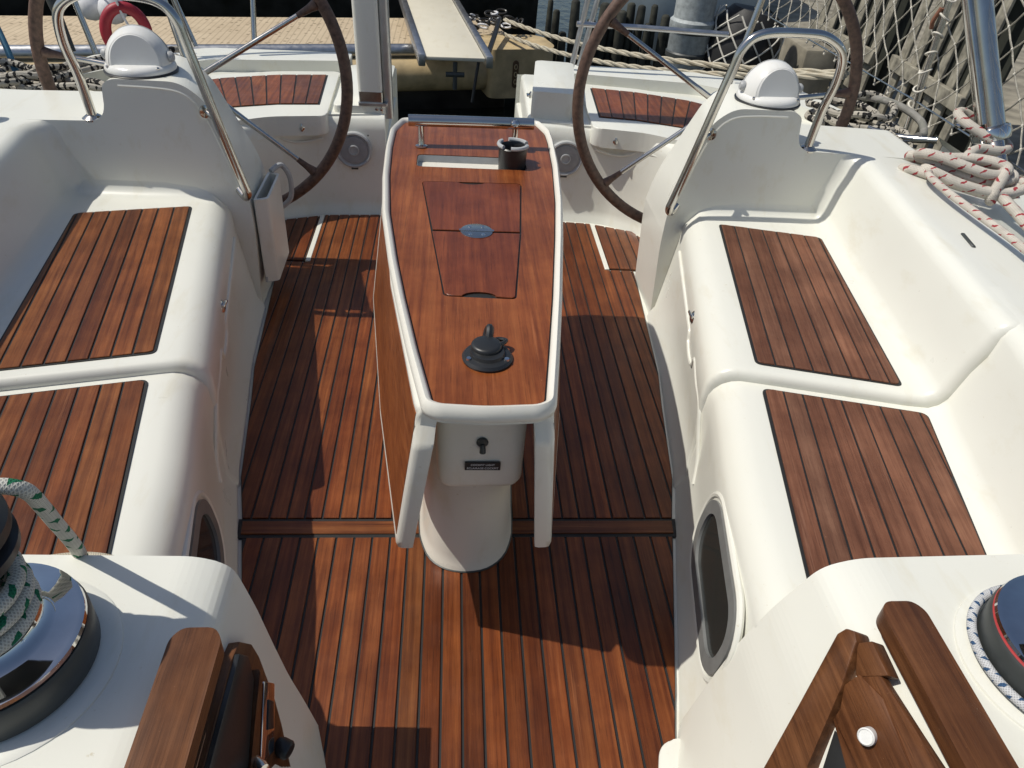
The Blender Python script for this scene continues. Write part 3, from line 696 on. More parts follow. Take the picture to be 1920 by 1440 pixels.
obj('sealant_bead', tube([(x, y, .006) for x, y in inset(lgs, -.0105)], .0028, 6, True), DKGREY, lgo)
# pull switch and engraved plate under the top
sw = obj('switch', lathe([(.011, 0), (.012, .004), (.010, .007), (.002, .008)], 20, frame((.025, 1.101, .523), (0, -1, 0))), DKGREY, T)
obj('switch_lever', tube([(.025, 1.094, .521), (.026, 1.091, .511), (.026, 1.090, .503)], [.005, .006, .0065], 10), DKGREY, sw)
npl = obj('name_plate', box((.028, 1.0975, .460), (.072, .004, .021), .0006, 1), BLACK, T)
def text_mesh(txt, size, M, mat, parent, name='lettering'):
    cu = bpy.data.curves.new('txt', 'FONT'); cu.body = txt; cu.size = size; cu.align_x = 'CENTER'; cu.align_y = 'CENTER'; cu.extrude = .0002
    o = bpy.data.objects.new('txt', cu); COL.objects.link(o); dg = bpy.context.evaluated_depsgraph_get()
    me = bpy.data.meshes.new_from_object(o.evaluated_get(dg)); bpy.data.objects.remove(o); bpy.data.curves.remove(cu)
    bm = bmesh.new(); bm.from_mesh(me); bpy.data.meshes.remove(me); bmesh.ops.transform(bm, matrix=M, verts=bm.verts)
    return obj(name, bm, mat, parent, smooth=False)
text_mesh('COCKPIT LIGHT', .0066, frame((.028, 1.0950, .4645), (0, -1, 0)), LET, npl)
text_mesh('ECLAIRAGE COCKPIT', .0066, frame((.028, 1.0950, .4555), (0, -1, 0)), LET, npl)
# hanging leaves
def leaf(pts_top, pts_bot, outn, nm):
    # ruled slab: top edge polyline, bottom edge polyline, thickness along the outward normal
    th0 = .037; n = Vector(outn).normalized(); rows_o = []; rows_i = []
    K = 24; f = lambda P, u: (Vector(P[0]).lerp(Vector(P[1]), u*2) if u < .5 else Vector(P[1]).lerp(Vector(P[2]), u*2-1))
    bm = bmesh.new(); m = 18
    def pt(u, v, d):
        e = .026*max(0, 1-u*24)*(1 if v < .14 else 0)       # notch at the near top corner
        return f(pts_top, u).lerp(f(pts_bot, u), v)+n*d+Vector((0, e, 0))
    loops = []
    uv_ = [(u/K, 0) for u in range(K+1)]+[(1, v/m) for v in range(1, m+1)]+[(1-u/K, 1) for u in range(1, K+1)]+[(0, 1-v/m) for v in range(1, m)]
    prof = ((0, .000), (0, -th0), (.008, -th0-.008) if False else (.010, -th0), (.010, 0))
    sec = [(.000, .004), (.004, .0), (.012, -.000), (.020, .003), (.022, .006)]
    def ins(u, v, k): return (k*.028+u*(1-k*.056), k*.06+v*(1-k*.12))
    rows = []
    for k, d in ((1.0, -.004), (.85, .0), (.35, .001), (.05, -.004), (0, -.012), (0, -th0+.010), (.05, -th0+.002), (.35, -th0)):
        rows.append([pt(*ins(u, v, k), d) for u, v in uv_])
    loft(rows, True, bm=bm); bm.faces.new([bm.verts.new(p) for p in rows[-1]])
    lf = obj(nm, bm, GEL2, T, angle=60)
    pb_ = bmesh.new(); q = [pt(*ins(u, v, .9), .0008) for u, v in uv_]; q2 = [pt(*ins(u, v, .9), -.006) for u, v in uv_]
    loft([q2, q], True, bm=pb_); pb_.faces.new([pb_.verts.new(p) for p in q])
    obj('leaf_panel', pb_, TEAKT, lf)
    return lf
leaf([(-.092, .972, .690), (-.170, 1.44, .690), (-.226, 1.99, .690)], [(-.146, 1.045, .275), (-.213, 1.47, .275), (-.282, 2.05, .275)], (-.93, .16, -.12), 'leaf')
leaf([(.140, .985, .690), (.205, 1.46, .690), (.250, 2.00, .690)], [(.178, 1.045, .275), (.245, 1.48, .275), (.300, 2.05, .275)], (.93, .14, -.12), 'leaf')

# can holder standing in the table pocket
t = thing('can_holder', (.128, 2.062, .61), 'black ring topped can holder standing in the table pocket', 'can holder')
obj('cup', lathe([(.030, .612), (.036, .63), (.040, .76), (.0415, .772), (.038, .775), (.034, .765), (.032, .68), (.001, .675)], 36, Matrix.Translation((.128, 2.058, 0))), BLACK, t)
for k in range(3):
    a0, a1 = R(120*k+18), R(120*k+105)
    arc = [(.128+.040*math.cos(a0+(a1-a0)*i/12), 2.058+.040*math.sin(a0+(a1-a0)*i/12), .779) for i in range(13)]
    obj('rim_segment', tube(arc, .0058, 8), GREY, t)

# ------------------------------------------------------------------ winch plinths, winches, handrails, companionway doors
def plinth(s):
    if s > 0: prof = [(.452, -.02), (.485, .164), (.514, .30), (.547, .396), (.602, .508), (.66, .530), (1.7, .56), (1.7, -.02)]
    else: prof = [(-.292, -.02), (-.315, .10), (-.335, .19), (-.352, .30), (-.366, .40), (-.388, .51), (-.44, .532), (-1.7, .56), (-1.7, -.02)]
    q = round_poly(prof, [.01]+[.03]*(len(prof)-5)+[.05, .06, .01, .01], 5)
    M = Matrix(((1, 0, 0, 0), (0, 0, 1, 0), (0, 1, 0, 0), (0, 0, 0, 1)))
    t = thing('winch_plinth', (s*.9, .4, 0), 'white moulded %s winch plinth at the companionway' % SIDE[s], 'plinth', 'winch plinths')
    pm = prism(q, -.3, .80 if s > 0 else .81, .055 if s > 0 else .085, 8, M)
    for _ in range(1):
        bmesh.ops.bisect_plane(pm, geom=pm.verts[:]+pm.edges[:]+pm.faces[:], plane_co=(0, .55, 0), plane_no=(0, 1, 0)); bmesh.ops.bisect_plane(pm, geom=pm.verts[:]+pm.edges[:]+pm.faces[:], plane_co=(0, .66, 0), plane_no=(0, 1, 0))
    for v in pm.verts:      # foot of the inner face flares towards the companionway
        if abs(v.co.x) < .62: v.co.x -= s*(1-min(1, max(0, v.co.z)/.5))**(1.3 if s < 0 else 3.0)*min(.26, max(0, .775-v.co.y))*.42
    obj('moulding', pm, GEL, t, angle=50)
    # low round winch pad
    c = (-.645, .618) if s < 0 else (.885, .585)
    obj('winch_pad', lathe([(.155, .520), (.15, .536), (.14, .540), (.01, .5405)], 48, Matrix.Translation((*c, 0))), GEL, t)
    if s > 0: obj('foot_flare', prism(round_poly([(.36, .60), (.46, .60), (.47, .765), (.40, .755)], .03), -.006, .012, .006, 2), GEL, t)
    return t
for s in (1, -1): plinth(s)

def winch(s, label):
    cx, cy, z0 = (-.645, .618, .540) if s < 0 else (.885, .585, .540)
    t = thing('sheet_winch', (cx, cy, z0), label, 'winch', 'sheet winches'); M = Matrix.Translation((cx, cy, z0))
    obj('skirt', lathe([(.120, 0), (.124, .006), (.124, .050), (.120, .056)], 64, M), DKGREY, t)
    if s > 0: obj('red_ring', lathe([(.1205, .0555), (.1215, .057), (.1205, .0585)], 64, M), simple_red, t)
    obj('chrome_plate', lathe([(.119, .058), (.121, .062), (.119, .067), (.112, .069), (.085, .0715), (.072, .080), (.068, .088)], 64, M), CHROME, t)
    obj('drum', lathe([(.068, .085), (.058, .10), (.054, .16), (.058, .205), (.066, .212)], 48, M), STEEL, t)
    obj('stripper_ring', lathe([(r_, z_+.04) for r_, z_ in ((.066, .170), (.086, .175), (.087, .188), (.064, .196), (.072, .202), (.086, .207), (.086, .222), (.077, .231), (.03, .233), (.022, .226), (.001, .224))], 48, M), BLACK, t)
    obj('top_cap', lathe([(.046, .271), (.045, .276), (.03, .278), (.014, .278), (.013, .265), (.001, .265)], 36, M), CHROME, t)
    if s < 0: obj('feeder_arm', box((cx-.03, cy+.075, z0+.23), (.02, .03, .05), .006), CHROME, t)
simple_red = simple('red_anodised', (.42, .05, .05), .35)
winch(-1, 'chrome based starboard winch wrapped with green flecked rope')
winch(1, 'chrome based port winch with thin blue flecked line round its foot')

# green flecked sheet: wraps on the drum, then off the top and over the plinth edge
cx, cy = -.645, .618; pts = []
for k in range(46):
    a = R(-150+k*26); z = .540+.094+.092*min(1, k/44); r = .067+.006*math.sin(k)*.3
    pts.append((cx+r*math.cos(a), cy+r*math.sin(a), z))
rope('sheet_rope', pts, .0105, RGREEN, 'thick white rope with green flecks wound round the starboard winch drum', n=3)
rope('rope_tail', [(-.66, .672, .770), (-.625, .685, .790), (-.60, .695, .802), (-.575, .705, .785), (-.578, .725, .735), (-.590, .752, .675), (-.604, .785, .603), (-.620, .815, .535), (-.64, .835, .47), (-.69, .85, .42), (-.80, .86, .416), (-.95, .85, .416)], .0105, RGREEN, 'free tail of green flecked rope hanging over the plinth edge', n=8)
rope('rope_on_seat', [(-.82, .85, .412), (-.76, .893, .413), (-.69, .908, .413), (-.63, .900, .413), (-.58, .870, .412), (-.55, .81, .41)], .010, RPLAIN, 'plain cream rope lying on the starboard seat behind the winch', n=8)
pts = []
cx, cy = .885, .585
for k in range(30):
    a = R(95+k*5.6); pts.append((cx+.133*math.cos(a), cy+.133*math.sin(a), .553))
pts += [(cx-.105, cy-.11, .551), (cx-.085, cy-.16, .549), (cx-.07, cy-.22, .548), (cx-.06, cy-.33, .548)]
rope('thin_line', pts, .0072, RBLUE, 'thin white and blue line curled round the foot of the port winch', n=3)

def handrail(s):
    x = .653 if s > 0 else -.384
    y1 = .676 if s > 0 else .645
    t = thing('handrail', (x, .4, .53), 'varnished teak %s companionway handrail with rounded end' % SIDE[s], 'handrail', 'companionway handrails')
    q = round_poly([(x-.035, -.2), (x+.035, -.2), (x+.035, y1-.018), (x+.022, y1), (x-.022, y1), (x-.035, y1-.018)], [.002, .002, .02, .02, .02, .02], 5)
    obj('grip', prism(q, .548, .579, .0125, 5), TEAKD, t, angle=50)
    for y in (.55, .30): obj('stand_off', box((x, y, .538), (.03, .05, .03), .004), GREY, t)
for s in (1, -1): handrail(s)

def on_slope(p, s, out=0.):      # p=(x along slope depth, y): point on the plinth's inner slope plane
    pass
def slope_board(name, quad, th_, mat, parent, n, bev=.003):
    c = sum((Vector(p) for p in quad), Vector())/len(quad); M = frame(c, n, (0, 1, 0)); inv = M.inverted()
    q = [(inv @ Vector(p)).to_2d() for p in quad]; q = [(v.x, v.y) for v in q]
    return obj(name, prism(q, -.004, th_, bev, 2, M), mat, parent)
k = 2.1; nR = Vector((-k, 0, 1)).normalized()
P = lambda x, y, d=0: Vector((x, y, .50+k*(x-.582)))+nR*d
D = thing('companionway_door', (.55, .6, .3), 'louvred teak companionway door frame folded against the port plinth with white knob', 'door')
slope_board('panel', [P(.596, .598, -.012), P(.604, .44, -.012), P(.612, .30, -.012), P(.545, .30, -.012), P(.545, .49, -.012), P(.55, .568, -.012), P(.586, .60, -.012)], .012, TEAKD, D, nR)
slope_board('corner_block', [P(.592, .642, -.02), P(.603, .63, -.02), P(.602, .573, -.02), P(.580, .60, -.02)], .022, TEAKD, D, nR)
slope_board('rail', [P(.584, .60, -.016), P(.592, .55, -.016), P(.588, .44, -.016), P(.588, .30, -.016), P(.560, .30, -.016), P(.556, .44, -.016), P(.552, .555, -.016), P(.570, .60, -.016)], .019, TEAKD, D, nR)
slope_board('stile', [P(.583, .670, -.02), P(.591, .668, -.02), P(.596, .655, -.02), P(.594, .640, -.02), P(.566, .592, -.02), P(.52, .527, -.02), P(.43, .40, -.02), P(.385, .455, -.02), P(.485, .563, -.02)], .028, TEAKD, D, nR)
for i, x in enumerate((.512, .524, .536)):
    slope_board('louvre', [P(x+.006, .515-.012*i, -.02), P(x+.010, .515-.012*i, -.02), P(x+.004, .36, -.02), P(x, .36, -.02)], .020, TEAKL, D, nR, .001)
slope_board('louvre_backing', [P(.545, .56, -.016), P(.552, .50, -.016), P(.552, .30, -.016), P(.46, .30, -.016), P(.49, .46, -.016)], .004, CAULK, D, nR, .0005)
kc = P(.572, .517, .004)
obj('knob', lathe([(.0125, -.004), (.0125, .012), (.0105, .014), (.0095, .0125), (.001, .0125)], 24, frame(kc, nR+Vector((-.2, -.5, .3)))), WPLAS, D)
kL = 5.0; nL = Vector((kL, 0, 1)).normalized()
Pl = lambda x, y, d=0: Vector((x, y, .42-kL*(x+.366)))+nL*d
D = thing('companionway_latch_board', (-.35, .5, .3), 'dark teak companionway side board with chrome sliding latch beside the starboard handrail', 'board')
slope_board('board', [Pl(-.374, .70), Pl(-.366, .722), Pl(-.359, .722), Pl(-.341, .70), Pl(-.332, .678), Pl(-.317, .64), Pl(-.30, .55), Pl(-.30, .30), Pl(-.376, .30), Pl(-.376, .66)], .016, TEAKD, D, nL)
slope_board('dark_panel', [Pl(-.375, .675), Pl(-.369, .690), Pl(-.362, .672), Pl(-.353, .56), Pl(-.348, .30), Pl(-.376, .30)], .024, BLACK, D, nL)
slope_board('edge_strip', [Pl(-.362, .690), Pl(-.358, .687), Pl(-.347, .56), Pl(-.342, .30), Pl(-.348, .30), Pl(-.353, .56)], .028, TEAKD, D, nL)
lp = slope_board('latch_plate', [Pl(-.355, .690), Pl(-.347, .710), Pl(-.337, .62), Pl(-.345, .58)], .024, CHROME, D, nL)
slope_board('latch_slot', [Pl(-.350, .672), Pl(-.346, .680), Pl(-.342, .645), Pl(-.346, .632)], .0262, BLACK, lp, nL, .0005)
obj('knob', lathe([(.013, 0), (.016, .008), (.016, .022), (.013, .026), (.001, .027)], 24, frame(Pl(-.332, .645, .014), nL+Vector((.3, -.6, -.3)))), BLACK, D)
obj('latch_bolt', lathe([(.010, 0), (.010, .02), (.008, .026), (.001, .027)], 18, frame(Pl(-.350, .572, .024), nL+Vector((0, -.8, .2)))), STEEL, D)

# ------------------------------------------------------------------ side deck fittings, port quarter
t = thing('leaning_post', (1.88, 2.42, .56), 'thick stainless steel post leaning inboard from the port side deck with rope hitched round it', 'post')
obj('upper_tube', tube([(1.895, 2.60, .73), (1.82, 2.68, .93), (1.70, 2.80, 1.25)], .047, 22), STEEL, t)
obj('inner_rod', tube([(1.845, 2.58, .74), (1.765, 2.66, .95), (1.645, 2.78, 1.26)], .014, 12), STEEL, t)
obj('collar', lathe([(.05, -.03), (.062, -.022), (.066, .0), (.062, .02), (.05, .026)], 30, frame((1.895, 2.585, .71), (-.3, .3, .9))), CHROME, t)
obj('lower_tube', tube([(1.895, 2.57, .70), (1.90, 2.46, .60), (1.90, 2.36, .55)], .036, 18), STEEL, t)
obj('strut', tube([(1.85, 2.56, .70), (1.845, 2.44, .60), (1.85, 2.36, .55)], .009, 10), STEEL, t)
obj('gate_pin', lathe([(.01, 0), (.012, .01), (.004, .02)], 12, frame((1.79, 2.62, .72), (-1, -.3, .2))), CHROME, t)
G = 'red flecked mooring rope on the port quarter'
loop = [(1.86, 2.54, .705), (1.80, 2.60, .735), (1.795, 2.66, .75), (1.84, 2.68, .745), (1.93, 2.64, .70), (1.96, 2.56, .675), (1.90, 2.50, .672), (1.82, 2.50, .678), (1.765, 2.47, .665), (1.74, 2.44, .64)]
rope('rope_hitch', loop, .018, RRED, 'red flecked rope hitched round the leaning steel post', group=G, n=6)
coilr = random.Random(3)
c0 = Vector((1.60, 2.24, .66))
def coil(dx, dy, dz, L_, W_, rot):
    out = []
    for k in range(13):
        a = 2*math.pi*k/13; p = Vector((L_*math.cos(a)*(1+.05*math.sin(3*a)), W_*math.sin(a), .012*math.sin(2*a+dx*30)))
        p = Matrix.Rotation(rot, 3, 'Z') @ p; out.append(c0+Vector((dx, dy, dz))+p)
    return out
t = thing('rope_coil', (1.60, 2.24, .60), 'loose hank of red flecked mooring rope lying on the port side deck', 'rope', G)
for dx, dy, dz, L_, W_, rot in ((0, 0, 0, .17, .052, -.52), (.01, .035, .028, .155, .045, -.62), (.03, -.03, .012, .15, .05, -.42), (-.005, .012, .055, .13, .04, -.55)):
    obj('strand', tube(smooth_path(coil(dx, dy, dz, L_, W_, rot), 5, True), .0165, 10, True, uv=True), RRED, t)
obj('hank_wrap', tube(smooth_path([(1.66, 2.14, .66), (1.69, 2.17, .71), (1.71, 2.21, .70), (1.70, 2.20, .64), (1.67, 2.15, .63)], 5, True), .0165, 10, True, uv=True), RRED, t)
rope('mooring_tail', [(1.68, 2.16, .66), (1.70, 2.05, .63), (1.71, 1.92, .60), (1.72, 1.78, .585), (1.74, 1.55, .58), (1.75, 1.2, .578)], .0165, RRED, 'thick red flecked rope running forward from the hank on the side deck', group=G, n=6)
rope('control_line', [(1.52, 2.26, .67), (1.475, 2.22, .685), (1.455, 2.16, .69), (1.448, 2.05, .69), (1.452, 1.90, .69), (1.458, 1.75, .69), (1.452, 1.6, .69), (1.44, 1.4, .69), (1.42, 1.0, .69)], .0115, RRED, 'thinner red flecked line running along the port coaming top', group=G, n=6)
# spotted mooring lines piled on each quarter
def pile(s, c, seed, label, n=9, zz=.0):
    rd = random.Random(seed); t = thing('rope_pile', c, label, 'rope', 'black spotted mooring lines')
    for k in range(n):
        L_, W_ = rd.uniform(.10, .2), rd.uniform(.05, .10); rot = rd.uniform(0, 3.1); o = Vector(c)+Vector((rd.uniform(-.10, .10), rd.uniform(-.14, .14), .016+k*.011+rd.uniform(0, .01)))
        pts = []
        for i in range(11):
            a = 2*math.pi*i/11; p = Matrix.Rotation(rot, 3, 'Z') @ Vector((L_*math.cos(a), W_*math.sin(a), rd.uniform(-.012, .012))); pts.append(o+p)
        obj('strand', tube(smooth_path(pts, 5, True), .0135, 8, True, uv=True), RSPOT, t)
pile(1, (1.60, 2.93, .52), 5, 'tangled black spotted white mooring line piled on the port quarter', 11)
pile(-1, (-1.68, 3.13, .47), 9, 'tangled black spotted white mooring line piled on the starboard quarter', 11)
t = thing('rope_bundle', (-1.30, 3.62, .50), 'bundled black spotted line lying along the starboard back rim', 'rope', 'black spotted mooring lines')
rb_ = random.Random(4)
for k in range(7):
    o = Vector((rb_.uniform(-.03, .03), rb_.uniform(-.04, .04), rb_.uniform(.0, .05)))
    obj('strand', tube(smooth_path([Vector(p)+o for p in ((-1.74, 3.30, .50), (-1.64, 3.50, .51), (-1.50, 3.68, .51), (-1.34, 3.82, .50))], 5), .0135, 8, uv=True), RSPOT, t)
t = thing('cleat', (1.665, 2.75, .575), 'stainless mooring cleat on the port side deck', 'cleat')
obj('horns', tube(smooth_path([(1.57, 2.83, .635), (1.63, 2.78, .625), (1.69, 2.73, .63), (1.76, 2.66, .65)], 5), [.009]*3+[.012]*5+[.014]*5+[.012]*3, 10), STEEL, t)
obj('base', box((1.665, 2.75, .595), (.05, .09, .05), .01), STEEL, t)
rope('grey_lashing', [(1.70, 3.35, .62), (1.78, 3.1, .66), (1.84, 2.95, .64), (1.80, 2.82, .62), (1.74, 2.76, .63)], .015, RLASH, 'thick grey rope leading from the cleat to the port rail', n=6)
# dark winch knob beside starboard coaming
tag(obj('line_stopper', lathe([(.032, 0), (.034, .02), (.022, .035), (.02, .06), (.03, .07), (.03, .085), (.01, .09)], 24, frame((-1.49, 2.42, .655), (0, 0, 1))), GREY), 'small grey line stopper on the starboard coaming corner', 'stopper')

# stern rails
def rail(name, pts, r, label, group='stern rail tubes', mat=STEEL, cat='rail'):
    o = obj(name, tube(smooth_path(pts, 6), r, 12), mat); return tag(o, label, cat, group)
t = thing('stern_rail', (-1.4, 4.0, .5), 'tubular stainless stern rail on the starboard quarter', 'rail')
obj('top_tube', tube(smooth_path([(-2.2, 2.9, 1.06), (-2.0, 3.5, 1.05), (-1.5, 4.0, 1.035), (-1.0, 4.16, 1.02), (-.52, 4.18, 1.0)], 6), .0145, 12), STEEL, t)
obj('middle_tube', tube(smooth_path([(-1.0, 4.12, .80), (-.75, 4.15, .79), (-.47, 4.15, .77)], 6), .0135, 12), ALU, t)
for a, c in (((-1.02, 4.02, .53), (-1.0, 4.16, 1.03)), ((-.455, 4.02, .47), (-.52, 4.17, 1.02)), ((-1.28, 3.94, .53), (-1.46, 4.02, 1.04)), ((-1.66, 3.72, .53), (-1.78, 3.80, 1.04)), ((-.41, 4.04, .47), (-.47, 4.16, .80))):
    obj('stanchion', tube([a, Vector(a).lerp(Vector(c), .5), c], .013, 12), STEEL, t)
obj('dark_strut', tube([(-1.73, 3.66, .55), (-1.80, 3.72, .80), (-1.84, 3.76, 1.05)], [.012, .024, .024], 12), DKGREY, t)
t = thing('stern_rail', (1.0, 4.05, .5), 'tubular stainless boarding ladder rail on the port quarter', 'rail')
for a, c in (((.563, 4.05, .44), (.65, 4.05, 1.05)), ((.60, 4.14, .35), (.72, 4.14, 1.02))): obj('stanchion', tube([a, c], .014, 12), ALU, t)
obj('rung', tube([(.575, 4.05, .704), (.9, 4.05, .704), (1.35, 4.02, .70)], .014, 12), ALU, t)
obj('stanchion', tube([(1.40, 3.95, .53), (1.50, 3.98, 1.05)], .013, 12), STEEL, t)
obj('stanchion', tube([(1.30, 3.72, .50), (1.44, 3.86, 1.05)], .013, 12), STEEL, t)
# lifebuoy ring and fenders hung on the starboard rail
ring = [(-1.62+.085*math.cos(R(a)), 4.02+.03*math.cos(R(a)), .56+.11*math.sin(R(a))) for a in range(-60, 241, 6)]
t = thing('horseshoe_buoy', (-1.62, 4.02, .45), 'dark red horseshoe lifebuoy hung on the starboard stern rail', 'lifebuoy')
obj('foam_body', tube(ring, [.014]+[.026]*(len(ring)-2)+[.014], 14), RED, t)
obj('strap', tube(smooth_path([(-1.66, 4.0, 1.04), (-1.64, 4.0, .80), (-1.62, 4.0, .66), (-1.59, 4.0, .58)], 5), .006, 8), PVC, t)
for i, (x, y, z) in enumerate(((-1.89, 4.34, .60), (-1.76, 4.26, .605))):
    t = thing('ball_fender', (x, y, z-.08), 'white ball fender hanging %s on the starboard stern rail' % ('outboard of its twin' if i == 0 else 'beside the red lifebuoy'), 'fender')
    obj('ball', lathe([(r_*.8, z_*.8) for r_, z_ in ((.001, -.085), (.05, -.07), (.078, -.03), (.082, .01), (.07, .05), (.04, .08), (.018, .10), (.016, .125), (.001, .126))], 28, Matrix.Translation((x, y, z))), PVC, t)
    obj('lanyard', tube([(x, y, z+.095), (x+.06, y-.35, 1.05)], .005, 8), PVC, t)
# lines and small rail fittings at the starboard quarter
for i, (pts, r, m_, lb) in enumerate((
    ([(-2.2, 3.42, .86), (-2.02, 3.46, .87), (-1.93, 3.42, .84), (-1.82, 3.30, .66), (-1.78, 3.24, .52)], .012, simple('blue_cord', (.05, .16, .25), .6), 'blue cord tied along the starboard rail'),
    ([(-2.0, 3.35, .84), (-1.98, 3.28, .72), (-2.0, 3.2, .56)], .012, PVC, 'white strut bracing the starboard rail beside the blue cord'),
    ([(-2.25, 3.35, .84), (-2.12, 3.25, .70), (-2.03, 3.2, .56)], .010, PVC, 'white strut slanting down to the starboard rope pile'))):
    tag(obj('blue_cord' if i == 0 else 'rail_strut', tube(smooth_path(pts, 5), r, 10), m_), lb, 'cord' if i == 0 else 'strut')
t = thing('rail_grip', (-2.05, 3.55, .90), 'flat grey T shaped grip on the starboard quarter rail', 'grip')
obj('bar', box((-2.06, 3.55, .955), (.26, .03, .018), .006), ALU, t); obj('stem', tube([(-2.04, 3.55, .95), (-2.03, 3.54, .84)], .014, 10), ALU, t); obj('lower_bar', tube([(-2.3, 3.55, .83), (-1.85, 3.58, .83)], .012, 10), ALU, t)
for i, (a, c) in enumerate((((-1.36, 3.92, 1.03), (-1.28, 3.90, .56)), ((-1.40, 3.93, 1.03), (-1.31, 3.92, .56)), ((-1.44, 3.95, 1.03), (-1.36, 3.94, .58)))):
    m_ = Vector(a).lerp(Vector(c), .5)+Vector((.012*(i-1), 0, -.01))
    tag(obj('flag_halyard', tube(smooth_path([a, m_, c], 5), .004, 7, uv=True), RLASH), ('thin grey halyard nearest the centreline on the starboard stern rail', 'thin grey halyard between two others on the starboard stern rail', 'thin grey halyard nearest the red lifebuoy on the starboard stern rail')[i], 'line', 'thin halyards on the stern rail')

# ------------------------------------------------------------------ safety net along the port rail
def net():
    bm = bmesh.new(); rd = random.Random(11); ny, nzz = 46, 9; dy = .072
    def P(i, j):
        y = 2.02+i*dy; z0_, z1_ = .60, 1.22; v = j/nzz
        sag = .05*math.sin(math.pi*v)+.05*mnoise.noise(Vector((i*.16, j*.3, 2)))
        return Vector((1.955+sag-.0*(y-2), y+.03*mnoise.noise(Vector((i*.3, j*.3, 7))), z0_+(z1_-z0_)*v+.02*mnoise.noise(Vector((i*.4, j*.5, 4)))))
    for i in range(ny):
        for j in range(nzz):
            if (i+j) % 2: continue
            c = P(i, j)
            for di, dj in ((1, 1), (1, -1), (-1, 1), (-1, -1)):
                e_i, e_j = i+di, j+dj
                if not (0 <= e_j <= nzz) or e_i < 0: continue
                tube([c, c.lerp(P(e_i, e_j), .5)+Vector((0, 0, -.004)), P(e_i, e_j)], .0035, 5, bm=bm, caps=False)
            bmesh.ops.create_icosphere(bm, subdivisions=1, radius=.0066, matrix=Matrix.Translation(c))
    return bm
tag(obj('safety_net', net(), NETM), 'white knotted safety net stretched along the port lifelines', 'net')
t = thing('lifeline_stanchion', (1.965, 3.25, .56), 'slim steel lifeline stanchion lashed with white net cord', 'stanchion')
obj('tube', tube([(1.965, 3.20, .50), (1.955, 3.25, 1.25)], .0145, 12), STEEL, t)
for k in range(9):
    z = .62+k*.07; a = [(1.96+.021*math.cos(R(q)), 3.21+.035*(z-.5)/.75+.021*math.sin(R(q)), z+.012*math.sin(R(q*1.0+k*60))) for q in range(0, 360, 30)]
    obj('lashing', tube(a, .0042, 6, True), NETM, t)
obj('shackle', tube(smooth_path([(1.94, 3.24, 1.0), (1.93, 3.25, .95), (1.94, 3.26, .92)], 4), .009, 8), simple('rusty_shackle', (.22, .09, .05), .6), t)
for z, lb in ((1.21, 'upper steel lifeline wire carrying the net along the port side'), (.64, 'lower steel lifeline wire below the net along the port side')):
    tag(obj('lifeline', tube([(1.95, -.3, z), (1.955, 2.0, z-.01), (1.96, 3.25, z), (1.93, 5.0, z-.02)], .004, 8), STEEL), lb, 'wire')

# ------------------------------------------------------------------ background: pontoon, gangplank, quay, neighbours
t = thing('floating_pontoon', (-2.2, 8.0, -.95), 'beige floating pontoon with dotted deck and steel edge rail behind the stern', 'pontoon')
rz = math.atan2(.24, 1); Mp = Matrix.Translation((.45, 7.98, 0)) @ Matrix.Rotation(R(13.2), 4, 'Z')
obj('deck', box((-4.6, .62, -.36), (9.6, 1.25, .10), .01, 2, Mp), DECK, t)
obj('edge_tube', tube([Mp @ Vector((.15, -.03, -.34)), Mp @ Vector((-9.4, -.03, -.34))], .062, 18), ALU, t)
obj('rubber_fender', tube([Mp @ Vector((.3, -.06, -.55)), Mp @ Vector((-9.4, -.06, -.55))], .155, 24), TUBE, t)
cap = obj('end_cap', prism(round_poly([(-.20, -.30), (.42, -.30), (.50, -.16), (.50, .20), (.40, .30), (-.20, .30)], .07), -.73, -.27, .07, 5, Mp), TUBE, t)
lg_ = obj('maker_mark', prism(rrect(-.03, -.13, .03, .13, .03, 6), 0, .012, .003, 1, Mp @ frame((.06, -.296, -.50), (0, -1, 0))), simple('brown_badge', (.10, .055, .025), .5), cap)
for q in (-.07, 0, .07):
    rg = [(Mp @ frame((.06, -.31, -.50+q), (0, -1, 0))) @ Vector((.014*math.cos(R(a)), .022*math.sin(R(a)), .0)) for a in range(0, 360, 30)]
    obj('badge_letter', tube(rg, .004, 6, True), TUBE, lg_)
obj('float', box((-4.6, .62, -.80), (9.4, 1.0, .7), .02, 2, Mp), DARKH, t)
t = thing('gangplank', (.0, 6.7, -.17), 'pale gangplank with aluminium side rails lying across the pontoon edge', 'gangplank')
Mg = frame((-.02, 6.72, -.15), (0, -.01, 1), (1, .06, 0))
obj('walkway', box((0, 1.2, .01), (.50, 2.46, .03), .006, 2, Mg @ Matrix(((1, -.065, 0, 0), (0, 1, 0, 0), (0, 0, 1, 0), (0, 0, 0, 1)))), gelcoat('pale_grp', (.66, .62, .50), rough=.5), t)
for q in (-1, 1):
    obj('side_rail', box((q*.285, 1.2, .0), (.06, 2.52, .10), .01, 2, Mg @ Matrix(((1, -.065, 0, 0), (0, 1, 0, 0), (0, 0, 1, 0), (0, 0, 0, 1)))), ALU, t)
obj('swivel_pin', tube([Mg @ Vector((.0, .0, -.02)), Mg @ Vector((.0, -.02, -.24))], .02, 12), DKGREY, t); obj('swivel_cross', tube([Mg @ Vector((-.08, -.01, -.12)), Mg @ Vector((.08, -.01, -.12))], .022, 12), DKGREY, t)
obj('wheel_strut', tube([Mg @ Vector((.20, .02, -.02)), Mg @ Vector((.15, -.04, -.34))], .014, 10), BLACK, t)
t = thing('deck_chain', (.5, 8.1, -.2), 'dark mooring chain heaped on the pontoon corner beside the gangplank', 'chain')
cr = random.Random(8)
